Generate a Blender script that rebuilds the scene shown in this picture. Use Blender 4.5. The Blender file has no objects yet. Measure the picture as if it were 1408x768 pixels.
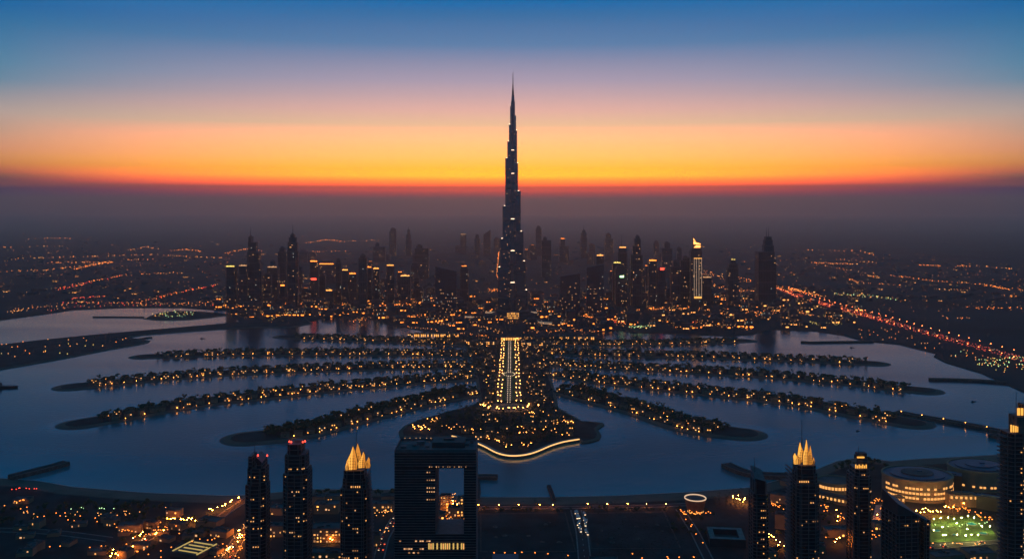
import bpy, math, random
from mathutils import Vector, Matrix
import numpy as np

R = random.Random(11)
rad = math.radians
S = bpy.context.scene
COL = S.collection

# ------------------------------------------------------------------ camera, sky, sun, exposure
F, H, YH, CX = 1219.0, 370.0, 285.0, 704.0        # focal length, eye height, horizon row, centre column
CK = F * H
cam = bpy.data.cameras.new('camera')
cam.sensor_width = 36.0
cam.lens = F / 1408.0 * 36.0
cam.shift_y = -(384.0 - YH) / 1408.0
cam.clip_start = 1.0
cam.clip_end = 200000.0
camo = bpy.data.objects.new('camera', cam)
COL.objects.link(camo)
camo.location = (0, 0, H)
camo.rotation_euler = (rad(90), 0, 0)
S.camera = camo

S.view_settings.view_transform = 'Standard'
S.view_settings.look = 'None'
S.view_settings.exposure = 0.0
S.view_settings.gamma = 1.0
S.view_settings.use_curve_mapping = False
S.render.engine = 'CYCLES'
cy = S.cycles
cy.use_denoising = True
cy.max_bounces = 5
cy.diffuse_bounces = 2
cy.glossy_bounces = 3
cy.volume_bounces = 2
cy.transmission_bounces = 2
cy.sample_clamp_indirect = 3.0
cy.sample_clamp_direct = 0.0
cy.caustics_reflective = False
cy.caustics_refractive = False

# sky colours by sine of elevation: (sin, centre rgb, side rgb)
SKY = [
 (-0.0074, (0.0005, 0.0005, 0.0005), (0.0005, 0.0005, 0.0005)),
 (0.0082, (0.0005, 0.0005, 0.0005), (0.0005, 0.0005, 0.0005)),
 (0.0139, (1.0792, 0.0005, 0.0005), (0.0005, 0.0005, 0.1225)),
 (0.0189, (1.9888, 0.1031, 0.0005), (0.0005, 0.0005, 0.0902)),
 (0.0230, (1.5469, 0.1465, 0.0005), (0.3154, 0.0694, 0.0583)),
 (0.0271, (6.0000, 0.5123, 0.0005), (0.0749, 0.0480, 0.0636)),
 (0.0312, (6.0000, 0.7838, 0.0005), (0.1915, 0.1111, 0.0657)),
 (0.0353, (6.0000, 1.1728, 0.0005), (0.5165, 0.1290, 0.0687)),
 (0.0434, (2.8783, 0.9845, 0.0188), (0.8469, 0.2955, 0.0727)),
 (0.0500, (2.5783, 0.9297, 0.0969), (0.8237, 0.3453, 0.1226)),
 (0.0573, (2.4416, 0.9040, 0.1794), (0.7986, 0.3478, 0.1925)),
 (0.0671, (2.3214, 0.8473, 0.2505), (0.7016, 0.3814, 0.2544)),
 (0.0761, (2.3088, 0.7988, 0.3214), (0.5449, 0.3899, 0.2953)),
 (0.0923, (1.0962, 0.6648, 0.3833), (0.5225, 0.4131, 0.3783)),
 (0.1085, (0.9608, 0.5411, 0.4484), (0.2963, 0.3372, 0.3821)),
 (0.1245, (0.6984, 0.4573, 0.4741), (0.1041, 0.2700, 0.3967)),
 (0.1405, (0.4751, 0.3851, 0.4951), (0.0629, 0.2467, 0.3984)),
 (0.1619, (0.2867, 0.3032, 0.4615), (0.0354, 0.2039, 0.3884)),
 (0.1800, (0.1139, 0.2367, 0.4413), (0.0220, 0.1695, 0.3688)),
 (0.1970, (0.0790, 0.2020, 0.4185), (0.0005, 0.1369, 0.3808)),
 (0.2124, (0.0353, 0.1700, 0.3969), (0.0005, 0.1634, 0.4644)),
 (0.2277, (0.0005, 0.1554, 0.4462), (0.0005, 0.1616, 0.4559)),
 (0.2900, (0.0080, 0.0700, 0.2000), (0.0010, 0.0650, 0.1900)),
]
BACK = (0.010, 0.080, 0.150)
ZEN = (0.004, 0.065, 0.140)
world = bpy.data.worlds.new('World')
S.world = world
world.use_nodes = True
nt = world.node_tree
nt.nodes.clear()
def N(t, **k):
    n = nt.nodes.new(t)
    for a, b in k.items():
        setattr(n, a, b)
    return n
def wl(a, b): nt.links.new(a, b)
tc = N('ShaderNodeTexCoord')
sp = N('ShaderNodeSeparateXYZ'); wl(tc.outputs['Generated'], sp.inputs[0])
Z0, Z1 = -0.02, 0.30
mr = N('ShaderNodeMapRange'); wl(sp.outputs['Z'], mr.inputs['Value'])
mr.inputs['From Min'].default_value = Z0; mr.inputs['From Max'].default_value = Z1
def ramp(idx):
    r = N('ShaderNodeValToRGB')
    e = r.color_ramp.elements
    while len(e) > 1: e.remove(e[-1])
    for i, row in enumerate(SKY):
        p = (row[0] - Z0) / (Z1 - Z0)
        q = e[0] if i == 0 else e.new(p)
        q.position = p
        q.color = (*row[idx], 1)
    wl(mr.outputs[0], r.inputs[0])
    return r
rc, rs = ramp(1), ramp(2)
az = N('ShaderNodeMath', operation='MULTIPLY'); wl(sp.outputs['X'], az.inputs[0]); wl(sp.outputs['X'], az.inputs[1])
ay = N('ShaderNodeMath', operation='MULTIPLY'); wl(sp.outputs['Y'], ay.inputs[0]); wl(sp.outputs['Y'], ay.inputs[1])
sm = N('ShaderNodeMath', operation='ADD'); wl(az.outputs[0], sm.inputs[0]); wl(ay.outputs[0], sm.inputs[1])
sq = N('ShaderNodeMath', operation='SQRT'); wl(sm.outputs[0], sq.inputs[0])
dv = N('ShaderNodeMath', operation='DIVIDE'); wl(sp.outputs['Y'], dv.inputs[0]); wl(sq.outputs[0], dv.inputs[1])
fc = N('ShaderNodeMapRange', interpolation_type='LINEAR'); wl(dv.outputs[0], fc.inputs['Value'])
fc.inputs['From Min'].default_value = 0.85; fc.inputs['From Max'].default_value = 1.0
fp = N('ShaderNodeMath', operation='POWER'); wl(fc.outputs[0], fp.inputs[0]); pe = N('ShaderNodeMapRange'); wl(sp.outputs['Z'], pe.inputs['Value'])
pe.inputs['From Min'].default_value = 0.022; pe.inputs['From Max'].default_value = 0.05; pe.inputs['To Min'].default_value = 1.7; pe.inputs['To Max'].default_value = 1.0
wl(pe.outputs[0], fp.inputs[1])
m1 = N('ShaderNodeMix', data_type='RGBA'); wl(fp.outputs[0], m1.inputs['Factor'])
wl(rs.outputs[0], m1.inputs[6]); wl(rc.outputs[0], m1.inputs[7])
fb = N('ShaderNodeMapRange', interpolation_type='SMOOTHSTEP'); wl(dv.outputs[0], fb.inputs['Value'])
fb.inputs['From Min'].default_value = 0.0; fb.inputs['From Max'].default_value = 0.85
m2 = N('ShaderNodeMix', data_type='RGBA'); wl(fb.outputs[0], m2.inputs['Factor'])
m2.inputs[6].default_value = (*BACK, 1); wl(m1.outputs[2], m2.inputs[7])
fz = N('ShaderNodeMapRange', interpolation_type='SMOOTHSTEP'); wl(sp.outputs['Z'], fz.inputs['Value'])
fz.inputs['From Min'].default_value = 0.24; fz.inputs['From Max'].default_value = 0.75
m3 = N('ShaderNodeMix', data_type='RGBA'); wl(fz.outputs[0], m3.inputs['Factor'])
wl(m2.outputs[2], m3.inputs[6]); m3.inputs[7].default_value = (*ZEN, 1)
bg = N('ShaderNodeBackground'); wl(m3.outputs[2], bg.inputs['Color']); bg.inputs['Strength'].default_value = 1.0
wo = N('ShaderNodeOutputWorld'); wl(bg.outputs[0], wo.inputs['Surface'])

sun = bpy.data.lights.new('sun', 'SUN')
sun.energy = 0.02
sun.angle = rad(2)
sun.color = (1.0, 0.55, 0.25)
suno = bpy.data.objects.new('sun', sun)
COL.objects.link(suno)
suno.rotation_euler = (rad(-88.5), 0, 0)      # shines from behind the tallest tower towards the viewer
suno.location = (0, 3000, 1200)

# ------------------------------------------------------------------ helpers
def W(px, py, z=0.0):
    d = F * (H - z) / (py - YH)
    return ((px - CX) / F * d, d, z)
def X(px, d): return (px - CX) / F * d
def Zt(py, d): return H - (py - YH) / F * d
def DY(py, z=0.0): return F * (H - z) / (py - YH)

MATS = {}
def pbr(name, col, rough=0.7, metal=0.0, var=0.25, scale=0.05, spec=0.5, col2=None, bump=0.0, bscale=1.0):
    m = bpy.data.materials.new(name); m.use_nodes = True
    t = m.node_tree; b = t.nodes['Principled BSDF']
    b.inputs['Roughness'].default_value = rough
    b.inputs['Metallic'].default_value = metal
    b.inputs['Specular IOR Level'].default_value = spec
    g = t.nodes.new('ShaderNodeNewGeometry')
    n = t.nodes.new('ShaderNodeTexNoise'); n.inputs['Scale'].default_value = scale; n.inputs['Detail'].default_value = 5
    t.links.new(g.outputs['Position'], n.inputs['Vector'])
    r = t.nodes.new('ShaderNodeValToRGB')
    r.color_ramp.elements[0].position = 0.3; r.color_ramp.elements[1].position = 0.7
    c2 = col2 or tuple(min(1, c * (1 + var)) for c in col)
    c1 = tuple(c * (1 - var) for c in col)
    r.color_ramp.elements[0].color = (*c1, 1); r.color_ramp.elements[1].color = (*c2, 1)
    t.links.new(n.outputs['Fac'], r.inputs[0]); t.links.new(r.outputs[0], b.inputs['Base Color'])
    if bump:
        n2 = t.nodes.new('ShaderNodeTexNoise'); n2.inputs['Scale'].default_value = bscale; n2.inputs['Detail'].default_value = 4
        t.links.new(g.outputs['Position'], n2.inputs['Vector'])
        bp = t.nodes.new('ShaderNodeBump'); bp.inputs['Strength'].default_value = bump; bp.inputs['Distance'].default_value = 1.0
        t.links.new(n2.outputs['Fac'], bp.inputs['Height']); t.links.new(bp.outputs[0], b.inputs['Normal'])
    MATS[name] = m
    return m
def emit(name, col, strength, sampled=False, base=0.05):
    m = bpy.data.materials.new(name); m.use_nodes = True
    b = m.node_tree.nodes['Principled BSDF']
    b.inputs['Base Color'].default_value = (base, base, base, 1)
    b.inputs['Roughness'].default_value = 0.6
    b.inputs['Emission Color'].default_value = (*col, 1)
    b.inputs['Emission Strength'].default_value = strength
    m.cycles.emission_sampling = 'FRONT' if sampled else 'NONE'
    MATS[name] = m
    return m

class MB:
    def __init__(s): s.v = []; s.f = []; s.m = []
    def poly(s, pts, mat=0):
        k = len(s.v); s.v += [tuple(p) for p in pts]; s.f.append(tuple(range(k, k + len(pts)))); s.m.append(mat)
    def prism(s, pts, z0, z1, mat=0, top=None, tmat=None, bottom=False, pts1=None):
        # pts: counter-clockwise (x, y); z1 may be a list for a sloping top; pts1: another outline for the top
        n = len(pts); k = len(s.v); q = pts1 or pts
        zt = z1 if isinstance(z1, (list, tuple)) else [z1] * n
        s.v += [(x, y, z0) for x, y in pts] + [(q[i][0], q[i][1], zt[i]) for i in range(n)]
        for i in range(n):
            j = (i + 1) % n
            s.f.append((k + i, k + j, k + n + j, k + n + i)); s.m.append(mat)
        s.f.append(tuple(range(k + n, k + 2 * n))); s.m.append(mat if tmat is None else tmat)
        if bottom: s.f.append(tuple(range(k + n - 1, k - 1, -1))); s.m.append(mat)
    def box(s, cx, cy, z0, z1, wx, wy, mat=0, rot=0.0, tmat=None, bottom=False):
        c, n = math.cos(rot), math.sin(rot)
        p = [(cx + x * c - y * n, cy + x * n + y * c) for x, y in ((-wx/2, -wy/2), (wx/2, -wy/2), (wx/2, wy/2), (-wx/2, wy/2))]
        s.prism(p, z0, z1, mat, tmat=tmat, bottom=bottom)
    def cyl(s, cx, cy, z0, z1, r0, r1=None, n=12, mat=0, tmat=None, ry=1.0, bottom=False):
        r1 = r0 if r1 is None else r1
        a = [(math.cos(2 * math.pi * i / n), math.sin(2 * math.pi * i / n)) for i in range(n)]
        s.prism([(cx + r0 * c, cy + r0 * ry * d) for c, d in a], z0, z1, mat, tmat=tmat, bottom=bottom,
                pts1=[(cx + r1 * c, cy + r1 * ry * d) for c, d in a])
    def tri(s, verts, faces, mat, loc=(0, 0, 0), sc=(1, 1, 1), rot=0.0):
        k = len(s.v); c, n = math.cos(rot), math.sin(rot)
        for x, y, z in verts:
            x *= sc[0]; y *= sc[1]; z *= sc[2]
            s.v.append((loc[0] + x * c - y * n, loc[1] + x * n + y * c, loc[2] + z))
        for i, f in enumerate(faces):
            s.f.append(tuple(k + q for q in f)); s.m.append(mat[i] if isinstance(mat, list) else mat)
    def mesh(s, name, mats, org=(0, 0, 0), smooth=False):
        me = bpy.data.meshes.new(name)
        o = org
        me.from_pydata([(x - o[0], y - o[1], z - o[2]) for x, y, z in s.v], [], s.f)
        for mt in mats: me.materials.append(MATS[mt] if isinstance(mt, str) else mt)
        me.polygons.foreach_set('material_index', s.m)
        if smooth: me.polygons.foreach_set('use_smooth', [True] * len(s.f))
        me.update()
        return me
    def build(s, name, mats, org=(0, 0, 0), parent=None, smooth=False):
        ob = bpy.data.objects.new(name, s.mesh(name, mats, org, smooth))
        COL.objects.link(ob)
        if parent is not None: ob.parent = parent
        else: ob.location = org
        return ob
def tag(o, label, cat, group=None):
    o['label'] = label; o['category'] = cat
    if group: o['group'] = group
    return o
def thing(name, label, cat, loc, group=None):
    o = bpy.data.objects.new(name, None); COL.objects.link(o); o.location = loc
    o.empty_display_size = 1.0
    return tag(o, label, cat, group)
def struct(o, kind='structure'):
    o['kind'] = kind; return o
def inst(me, name, loc, rot=0.0, sc=None, parent=None):
    o = bpy.data.objects.new(name, me); COL.objects.link(o); o.location = loc; o.rotation_euler = (0, 0, rot)
    if sc: o.scale = sc
    if parent is not None: o.parent = parent
    return o
def copy_tree(root, loc, label=None, group=None, rot=None):
    r = root.copy(); COL.objects.link(r); r.location = loc
    if label: r['label'] = label
    if group: r['group'] = group
    if rot is not None: r.rotation_euler = (0, 0, rot)
    for ch in root.children:
        c = ch.copy(); COL.objects.link(c); c.parent = r
        for g in ch.children:
            d = g.copy(); COL.objects.link(d); d.parent = c
    return r
def inpoly(x, y, P):
    r = False; j = len(P) - 1
    for i in range(len(P)):
        if (P[i][1] > y) != (P[j][1] > y) and x < (P[j][0] - P[i][0]) * (y - P[i][1]) / (P[j][1] - P[i][1]) + P[i][0]: r = not r
        j = i
    return r

# ------------------------------------------------------------------ materials
pbr('asphalt', (0.045, 0.045, 0.05), 0.8, scale=0.02)
pbr('soil', (0.024, 0.04, 0.045), 0.95, var=0.65, scale=0.03, bump=0.4, bscale=0.15)
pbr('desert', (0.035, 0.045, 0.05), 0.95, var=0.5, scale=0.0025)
pbr('sand', (0.20, 0.145, 0.115), 0.9, var=0.2, scale=0.04)
pbr('wet_sand', (0.10, 0.08, 0.07), 0.6, var=0.2, scale=0.04)
pbr('foam', (0.6, 0.62, 0.62), 0.8, var=0.2, scale=0.1)
pbr('lawn', (0.05, 0.13, 0.03), 0.9, var=0.4, scale=0.08)
pbr('leaf', (0.05, 0.075, 0.03), 0.75, var=0.5, scale=0.3)
pbr('leaf_palm', (0.055, 0.07, 0.035), 0.7, var=0.4, scale=0.4)
pbr('bark', (0.10, 0.075, 0.05), 0.9)
pbr('concrete', (0.26, 0.25, 0.24), 0.8, scale=0.2)
pbr('pale_concrete', (0.42, 0.39, 0.35), 0.8, var=0.15, scale=0.2)
pbr('rock', (0.13, 0.12, 0.11), 0.95, var=0.5, scale=0.3, bump=0.6, bscale=0.6)
pbr('dark_wall', (0.045, 0.06, 0.075), 0.6, scale=0.1)
pbr('dark_trim', (0.12, 0.13, 0.15), 0.6, scale=0.2)
pbr('rose_stone', (0.22, 0.15, 0.13), 0.7, scale=0.2)
pbr('glass_dark', (0.02, 0.03, 0.045), 0.18, var=0.5, scale=0.15, spec=0.6)
pbr('glass_blue', (0.008, 0.06, 0.11), 0.28, var=0.35, scale=0.03, spec=0.8)
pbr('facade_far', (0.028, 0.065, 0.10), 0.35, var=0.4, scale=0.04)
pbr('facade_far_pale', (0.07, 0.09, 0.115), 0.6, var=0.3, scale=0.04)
pbr('facade_steel', (0.20, 0.24, 0.30), 0.25, metal=0.75, var=0.3, scale=0.06)
pbr('steel', (0.3, 0.31, 0.33), 0.35, metal=0.8)
pbr('villa_wall', (0.30, 0.25, 0.19), 0.85, scale=0.3)
pbr('villa_roof', (0.17, 0.09, 0.06), 0.85, scale=0.3)
pbr('roof_blue', (0.05, 0.12, 0.19), 0.45, scale=0.1)
pbr('roof_grey', (0.12, 0.125, 0.13), 0.8, scale=0.05, var=0.4)
pbr('white_paint', (0.75, 0.75, 0.75), 0.4)
pbr('car_paint', (0.2, 0.2, 0.21), 0.3)
pbr('boat_hull', (0.05, 0.05, 0.06), 0.5)
pbr('pool_water', (0.03, 0.25, 0.3), 0.1)
emit('window_warm', (1.0, 0.47, 0.15), 2.6)
emit('window_gold', (1.0, 0.38, 0.07), 3.2)
emit('window_dim', (1.0, 0.50, 0.22), 1.1)
emit('window_cool', (0.85, 0.9, 0.75), 1.4)
emit('window_yellow', (1.0, 0.72, 0.16), 2.2)
emit('lamp_orange', (1.0, 0.24, 0.03), 4.5)
emit('lamp_warm', (1.0, 0.38, 0.09), 3.4)
emit('lamp_white', (1.0, 0.72, 0.42), 2.6)
emit('lamp_green', (0.55, 1.0, 0.45), 3.0)
emit('lamp_red', (1.0, 0.06, 0.03), 4.0)
emit('tail_lights', (1.0, 0.10, 0.03), 3.0)
emit('shore_lamp', (1.0, 0.36, 0.06), 17.0)
emit('street_glow', (1.0, 0.24, 0.025), 260.0, sampled=True)
emit('park_glow', (1.0, 0.80, 0.22), 800.0, sampled=True)
emit('flame_gold', (1.0, 0.44, 0.07), 1.35, sampled=True)  # on the crown sails this emission stands in for floodlighting
emit('gold_band', (1.0, 0.44, 0.09), 1.6, sampled=True)
emit('rim_white', (1.0, 0.66, 0.42), 0.8)
emit('rail_glow', (1.0, 0.52, 0.17), 1.6, sampled=True)
emit('terrace_glow', (1.0, 0.66, 0.42), 5.0, sampled=True)
emit('flame_deep', (1.0, 0.36, 0.045), 0.75, sampled=True)  # dimmer copy for less floodlit sails and the shaded half of each
emit('window_near', (1.0, 0.44, 0.12), 1.3)
emit('window_faint', (1.0, 0.45, 0.18), 0.45)
pbr('dust_path', (0.085, 0.08, 0.075), 0.9, var=.3, scale=.1)
emit('skylight_dim', (1.0, 0.70, 0.2), 0.55)

# open desert sand, paled with distance to stand in for brighter horizon haze
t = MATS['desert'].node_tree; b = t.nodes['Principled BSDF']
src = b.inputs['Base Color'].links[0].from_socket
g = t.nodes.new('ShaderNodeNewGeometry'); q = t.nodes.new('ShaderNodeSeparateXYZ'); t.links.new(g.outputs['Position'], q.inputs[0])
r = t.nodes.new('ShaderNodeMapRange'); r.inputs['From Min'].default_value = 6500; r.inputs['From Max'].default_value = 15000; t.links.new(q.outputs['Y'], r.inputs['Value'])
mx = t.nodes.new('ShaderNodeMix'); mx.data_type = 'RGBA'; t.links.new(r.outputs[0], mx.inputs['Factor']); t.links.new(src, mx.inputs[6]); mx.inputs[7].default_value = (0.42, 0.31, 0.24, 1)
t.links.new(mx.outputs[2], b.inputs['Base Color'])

emit('avenue_glow', (1.0, 0.40, 0.08), 17.0, sampled=True)
emit('window_tall', (1.0, 0.62, 0.16), 0.75)
pbr('tower_trim', (0.20, 0.175, 0.185), 0.55, scale=0.2)
pbr('avenue_stone', (0.22, 0.18, 0.14), 0.8, scale=0.2)

emit('grove_glow', (1.0, 0.34, 0.06), 15.0, sampled=True)
emit('highway_glow', (1.0, 0.17, 0.035), 45.0, sampled=True)

# ------------------------------------------------------------------ water, ground, islands
m = bpy.data.materials.new('sea_water'); m.use_nodes = True; MATS['sea_water'] = m
t = m.node_tree; b = t.nodes['Principled BSDF']
b.inputs['IOR'].default_value = 1.33
b.inputs['Specular IOR Level'].default_value = 0.5
g = t.nodes.new('ShaderNodeNewGeometry')
at = t.nodes.new('ShaderNodeAttribute'); at.attribute_name = 'shallow'
mc = t.nodes.new('ShaderNodeMix'); mc.data_type = 'RGBA'
mc.inputs[6].default_value = (0.003, 0.062, 0.078, 1); mc.inputs[7].default_value = (0.02, 0.42, 0.50, 1)
t.links.new(at.outputs['Fac'], mc.inputs['Factor']); t.links.new(mc.outputs[2], b.inputs['Base Color'])
mp = t.nodes.new('ShaderNodeMapping'); mp.inputs['Scale'].default_value = (0.0012, 0.006, 1); mp.inputs['Rotation'].default_value = (0, 0, rad(18))
t.links.new(g.outputs['Position'], mp.inputs['Vector'])
n1 = t.nodes.new('ShaderNodeTexNoise'); n1.inputs['Scale'].default_value = 1.0; n1.inputs['Detail'].default_value = 6; n1.inputs['Distortion'].default_value = 0.6
t.links.new(mp.outputs[0], n1.inputs['Vector'])
rr = t.nodes.new('ShaderNodeMapRange'); t.links.new(n1.outputs['Fac'], rr.inputs['Value'])
rr.inputs['From Min'].default_value = 0.3; rr.inputs['From Max'].default_value = 0.75
rr.inputs['To Min'].default_value = 0.08; rr.inputs['To Max'].default_value = 0.22
t.links.new(rr.outputs[0], b.inputs['Roughness'])
mp2 = t.nodes.new('ShaderNodeMapping'); mp2.inputs['Scale'].default_value = (0.07, 0.16, 1)
t.links.new(g.outputs['Position'], mp2.inputs['Vector'])
n2 = t.nodes.new('ShaderNodeTexNoise'); n2.inputs['Scale'].default_value = 1.0; n2.inputs['Detail'].default_value = 4
t.links.new(mp2.outputs[0], n2.inputs['Vector'])
bp = t.nodes.new('ShaderNodeBump'); bp.inputs['Strength'].default_value = 0.34; bp.inputs['Distance'].default_value = 1.0
t.links.new(n2.outputs['Fac'], bp.inputs['Height']); t.links.new(bp.outputs[0], b.inputs['Normal'])

BIG = 44000.0
beach_px = [(-1400, 640), (-300, 652), (0, 656), (55, 660), (100, 668), (200, 676), (310, 680), (345, 679), (430, 671), (545, 672), (600, 678),
            (660, 682), (760, 682), (850, 680), (950, 675), (1030, 669), (1085, 655), (1125, 643), (1150, 633), (1180, 628), (1225, 633),
            (1260, 630), (1300, 628), (1408, 622), (1700, 612), (2600, 605)]
BEACH = [W(x, y)[:2] for x, y in beach_px]
def beach_y(x):
    for (x0, y0), (x1, y1) in zip(BEACH, BEACH[1:]):
        if x0 <= x <= x1: return y0 + (y1 - y0) * (x - x0) / (x1 - x0)
    return BEACH[0][1] if x < BEACH[0][0] else BEACH[-1][1]

coast_px = [(-3000, 460), (-900, 452), (-300, 446), (0, 440), (60, 432), (100, 426), (170, 423), (250, 423), (310, 427), (322, 436), (335, 446), (400, 449), (430, 441),
            (450, 437), (500, 434), (515, 441), (549, 448), (582, 455), (600, 457), (625, 466), (640, 472), (704, 474), (770, 470), (800, 463), (819, 457),
            (848, 454), (870, 457), (935, 459), (1000, 462), (1035, 460), (1043, 456), (1062, 453), (1120, 455), (1160, 461), (1178, 466), (1190, 469),
            (1235, 473), (1288, 486), (1284, 490), (1300, 498), (1350, 513), (1408, 539), (1500, 560), (1900, 590), (3400, 600)]
COAST = [W(x, y)[:2] for x, y in coast_px]

# palm island shapes
FR = {  # name: (lower shoreline points from root to tip, half width)
 'frond_west_5': ([(650, 476), (600, 474), (560, 472), (500, 470), (440, 468), (400, 466.5), (384, 465.5)], 38),
 'frond_west_4': ([(652, 492), (600, 490.5), (560, 489.7), (480, 489.5), (400, 489), (300, 490), (230, 493), (198, 494)], 41),
 'frond_west_3': ([(655, 508), (620, 507), (560, 508), (480, 510), (400, 513), (300, 518), (200, 526), (140, 533), (112, 536)], 42),
 'frond_west_2': ([(660, 522), (620, 525), (560, 530), (480, 537), (400, 546), (300, 556.5), (220, 570), (160, 583), (130, 588)], 43),
 'frond_west_1': ([(668, 543), (630, 551), (560, 567), (500, 584), (450, 598), (400, 607), (355, 611.5)], 46),
 'frond_east_5': ([(740, 474), (800, 476), (860, 475.5), (920, 475), (980, 473), (1030, 471)], 35),
 'frond_east_4': ([(745, 488), (800, 490), (880, 492), (960, 493), (1040, 496), (1120, 499), (1200, 503.5)], 40),
 'frond_east_3': ([(748, 503), (800, 507), (860, 510), (940, 514), (1020, 518), (1080, 522.5), (1160, 530), (1220, 538), (1262, 542)], 42),
 'frond_east_2': ([(750, 518), (800, 526), (860, 533), (940, 542), (1020, 550), (1080, 557), (1140, 568), (1190, 579), (1232, 587)], 43),
 'frond_east_1': ([(752, 540), (790, 550), (840, 563), (880, 576), (920, 590), (960, 600), (1005, 605)], 46),
}
def resample(P, step):
    out = []; acc = 0.0
    L = [0.0]
    for a, c in zip(P, P[1:]): L.append(L[-1] + math.dist(a, c))
    n = max(2, int(L[-1] / step)); j = 0
    for i in range(n + 1):
        s_ = L[-1] * i / n
        while j < len(L) - 2 and L[j + 1] < s_: j += 1
        u = (s_ - L[j]) / (L[j + 1] - L[j])
        out.append((P[j][0] + (P[j + 1][0] - P[j][0]) * u, P[j][1] + (P[j + 1][1] - P[j][1]) * u))
    return out
def smooth(P, k=2):
    for _ in range(k):
        P = [P[0]] + [((a[0] + 2 * c[0] + d[0]) / 4, (a[1] + 2 * c[1] + d[1]) / 4) for a, c, d in zip(P, P[1:], P[2:])] + [P[-1]]
    return P
def normals(P, up=True):
    out = []
    for i in range(len(P)):
        a, c = P[max(0, i - 1)], P[min(len(P) - 1, i + 1)]
        dx, dy = c[0] - a[0], c[1] - a[1]; l = math.hypot(dx, dy)
        nx, ny = -dy / l, dx / l
        if up and ny < 0: nx, ny = -nx, -ny
        out.append((nx, ny))
    return out
FC = {}
for nm, (pts, hw) in FR.items():
    P = smooth(resample([W(x, y)[:2] for x, y in pts], 12.0), 12)
    Nn = normals(P)
    FC[nm] = ([(p[0] + n[0] * hw, p[1] + n[1] * hw) for p, n in zip(P, Nn)], Nn, hw)

def outline(C, hw, wob=0.0, seed=0):
    """closed outline round a centre line: square root end, rounded tip"""
    rr_ = random.Random(seed)
    d0 = (C[1][0] - C[0][0], C[1][1] - C[0][1])
    side = []
    Nl = normals(C, False)
    ph = rr_.random() * 6
    L_n = len(C)
    w_ = lambda i: (hw + 9 * max(0, 1 - (i if i < L_n else i - 40) / (L_n * .75)) * (hw < 45)) * (1 + wob * math.sin(i * 0.35 + ph) * 0.6 + wob * math.sin(i * 0.13 + 2 * ph))
    A = [(c[0] + n[0] * w_(i), c[1] + n[1] * w_(i)) for i, (c, n) in enumerate(zip(C, Nl))]
    B = [(c[0] - n[0] * w_(i + 40), c[1] - n[1] * w_(i + 40)) for i, (c, n) in enumerate(zip(C, Nl))]
    n = Nl[-1]; a0 = math.atan2(n[1], n[0]); cap = []
    h0, h1 = w_(len(C) - 1), w_(len(C) + 39)
    for k in range(1, 12):
        u = k / 12; a = a0 - math.pi * u; r_ = h0 + (h1 - h0) * u
        ex = 1 + 0.12 * math.sin(math.pi * u)
        cap.append((C[-1][0] + math.cos(a) * r_ * ex, C[-1][1] + math.sin(a) * r_ * ex))
    O = A + cap + B[::-1]
    area = sum(p[0] * q[1] - q[0] * p[1] for p, q in zip(O, O[1:] + O[:1]))
    return O if area > 0 else O[::-1]
def island(name, rings, mats):
    """rings: list of (outline, z) with equal counts, from the water up; last one is filled"""
    mb = MB(); n = len(rings[0][0])
    for O, z in rings: mb.v += [(x, y, z) for x, y in O]
    for k in range(len(rings) - 1):
        for i in range(n):
            j = (i + 1) % n
            mb.f.append((k * n + i, k * n + j, (k + 1) * n + j, (k + 1) * n + i)); mb.m.append(min(k, len(mats) - 2))
    k = len(rings) - 1
    mb.f.append(tuple(range(k * n, k * n + n))); mb.m.append(len(mats) - 1)
    return struct(mb.build(name, mats))
for q, (nm, (C, Nn, hw)) in enumerate(FC.items()):
    O0 = outline(C, hw, 0.07, q); O1 = outline(C, hw - 5, 0.07, q); O2 = outline(C, hw - 15, 0.07, q)
    island('island_frond', [(O0, -1.0), (O0, 0.12), (O1, 0.9), (O2, 2.0 + 0.05 * q)], ['rock', 'wet_sand', 'sand', 'soil'])

def px_poly(P, z=0.0): return [W(x, y)[:2] for x, y in P]
def ccw(O):
    return O if sum(p[0] * q[1] - q[0] * p[1] for p, q in zip(O, O[1:] + O[:1])) > 0 else O[::-1]
def shrink(O, d):
    O = ccw(O); n = len(O); out = []
    for i in range(n):
        a, c, e = O[i - 1], O[i], O[(i + 1) % n]
        t1 = (c[0] - a[0], c[1] - a[1]); t2 = (e[0] - c[0], e[1] - c[1])
        l1, l2 = math.hypot(*t1) or 1, math.hypot(*t2) or 1
        nx = -t1[1] / l1 - t2[1] / l2; ny = t1[0] / l1 + t2[0] / l2; l = math.hypot(nx, ny) or 1
        out.append((c[0] + nx / l * d, c[1] + ny / l * d))
    return out
trunk = ccw(px_poly([(625, 462), (640, 480), (648, 500), (654, 520), (657, 540), (659, 556), (690, 562), (735, 562), (767, 556), (764, 540), (758, 520), (760, 500), (766, 480), (785, 462)]))
island('island_trunk', [(trunk, -1), (trunk, 1.0), (shrink(trunk, 6), 2.7)], ['rock', 'sand', 'soil'])
hub_px = [(548, 594), (550, 602), (590, 604), (622, 602), (639, 606.5), (644, 608), (657, 612), (670, 618), (681, 624.5), (694, 629), (707, 630), (722, 628.5), (733, 625.5), (743, 621.5),
          (756, 615.5), (774, 610), (796, 606.5), (800, 610), (813, 608.5), (824, 605), (827, 599), (822, 591), (831, 584.5), (829, 582), (812, 580), (800, 579.5), (791, 574), (780, 568), (768, 561), (765, 552), (660, 552),
          (645, 559), (620, 565), (600, 571), (585, 575), (570, 580), (556, 586)]
HUB = ccw(px_poly(hub_px))
island('island_hub', [(HUB, -1), (HUB, 1.4), (shrink(HUB, 7), 3.1)], ['rock', 'sand', 'soil'])
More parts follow.
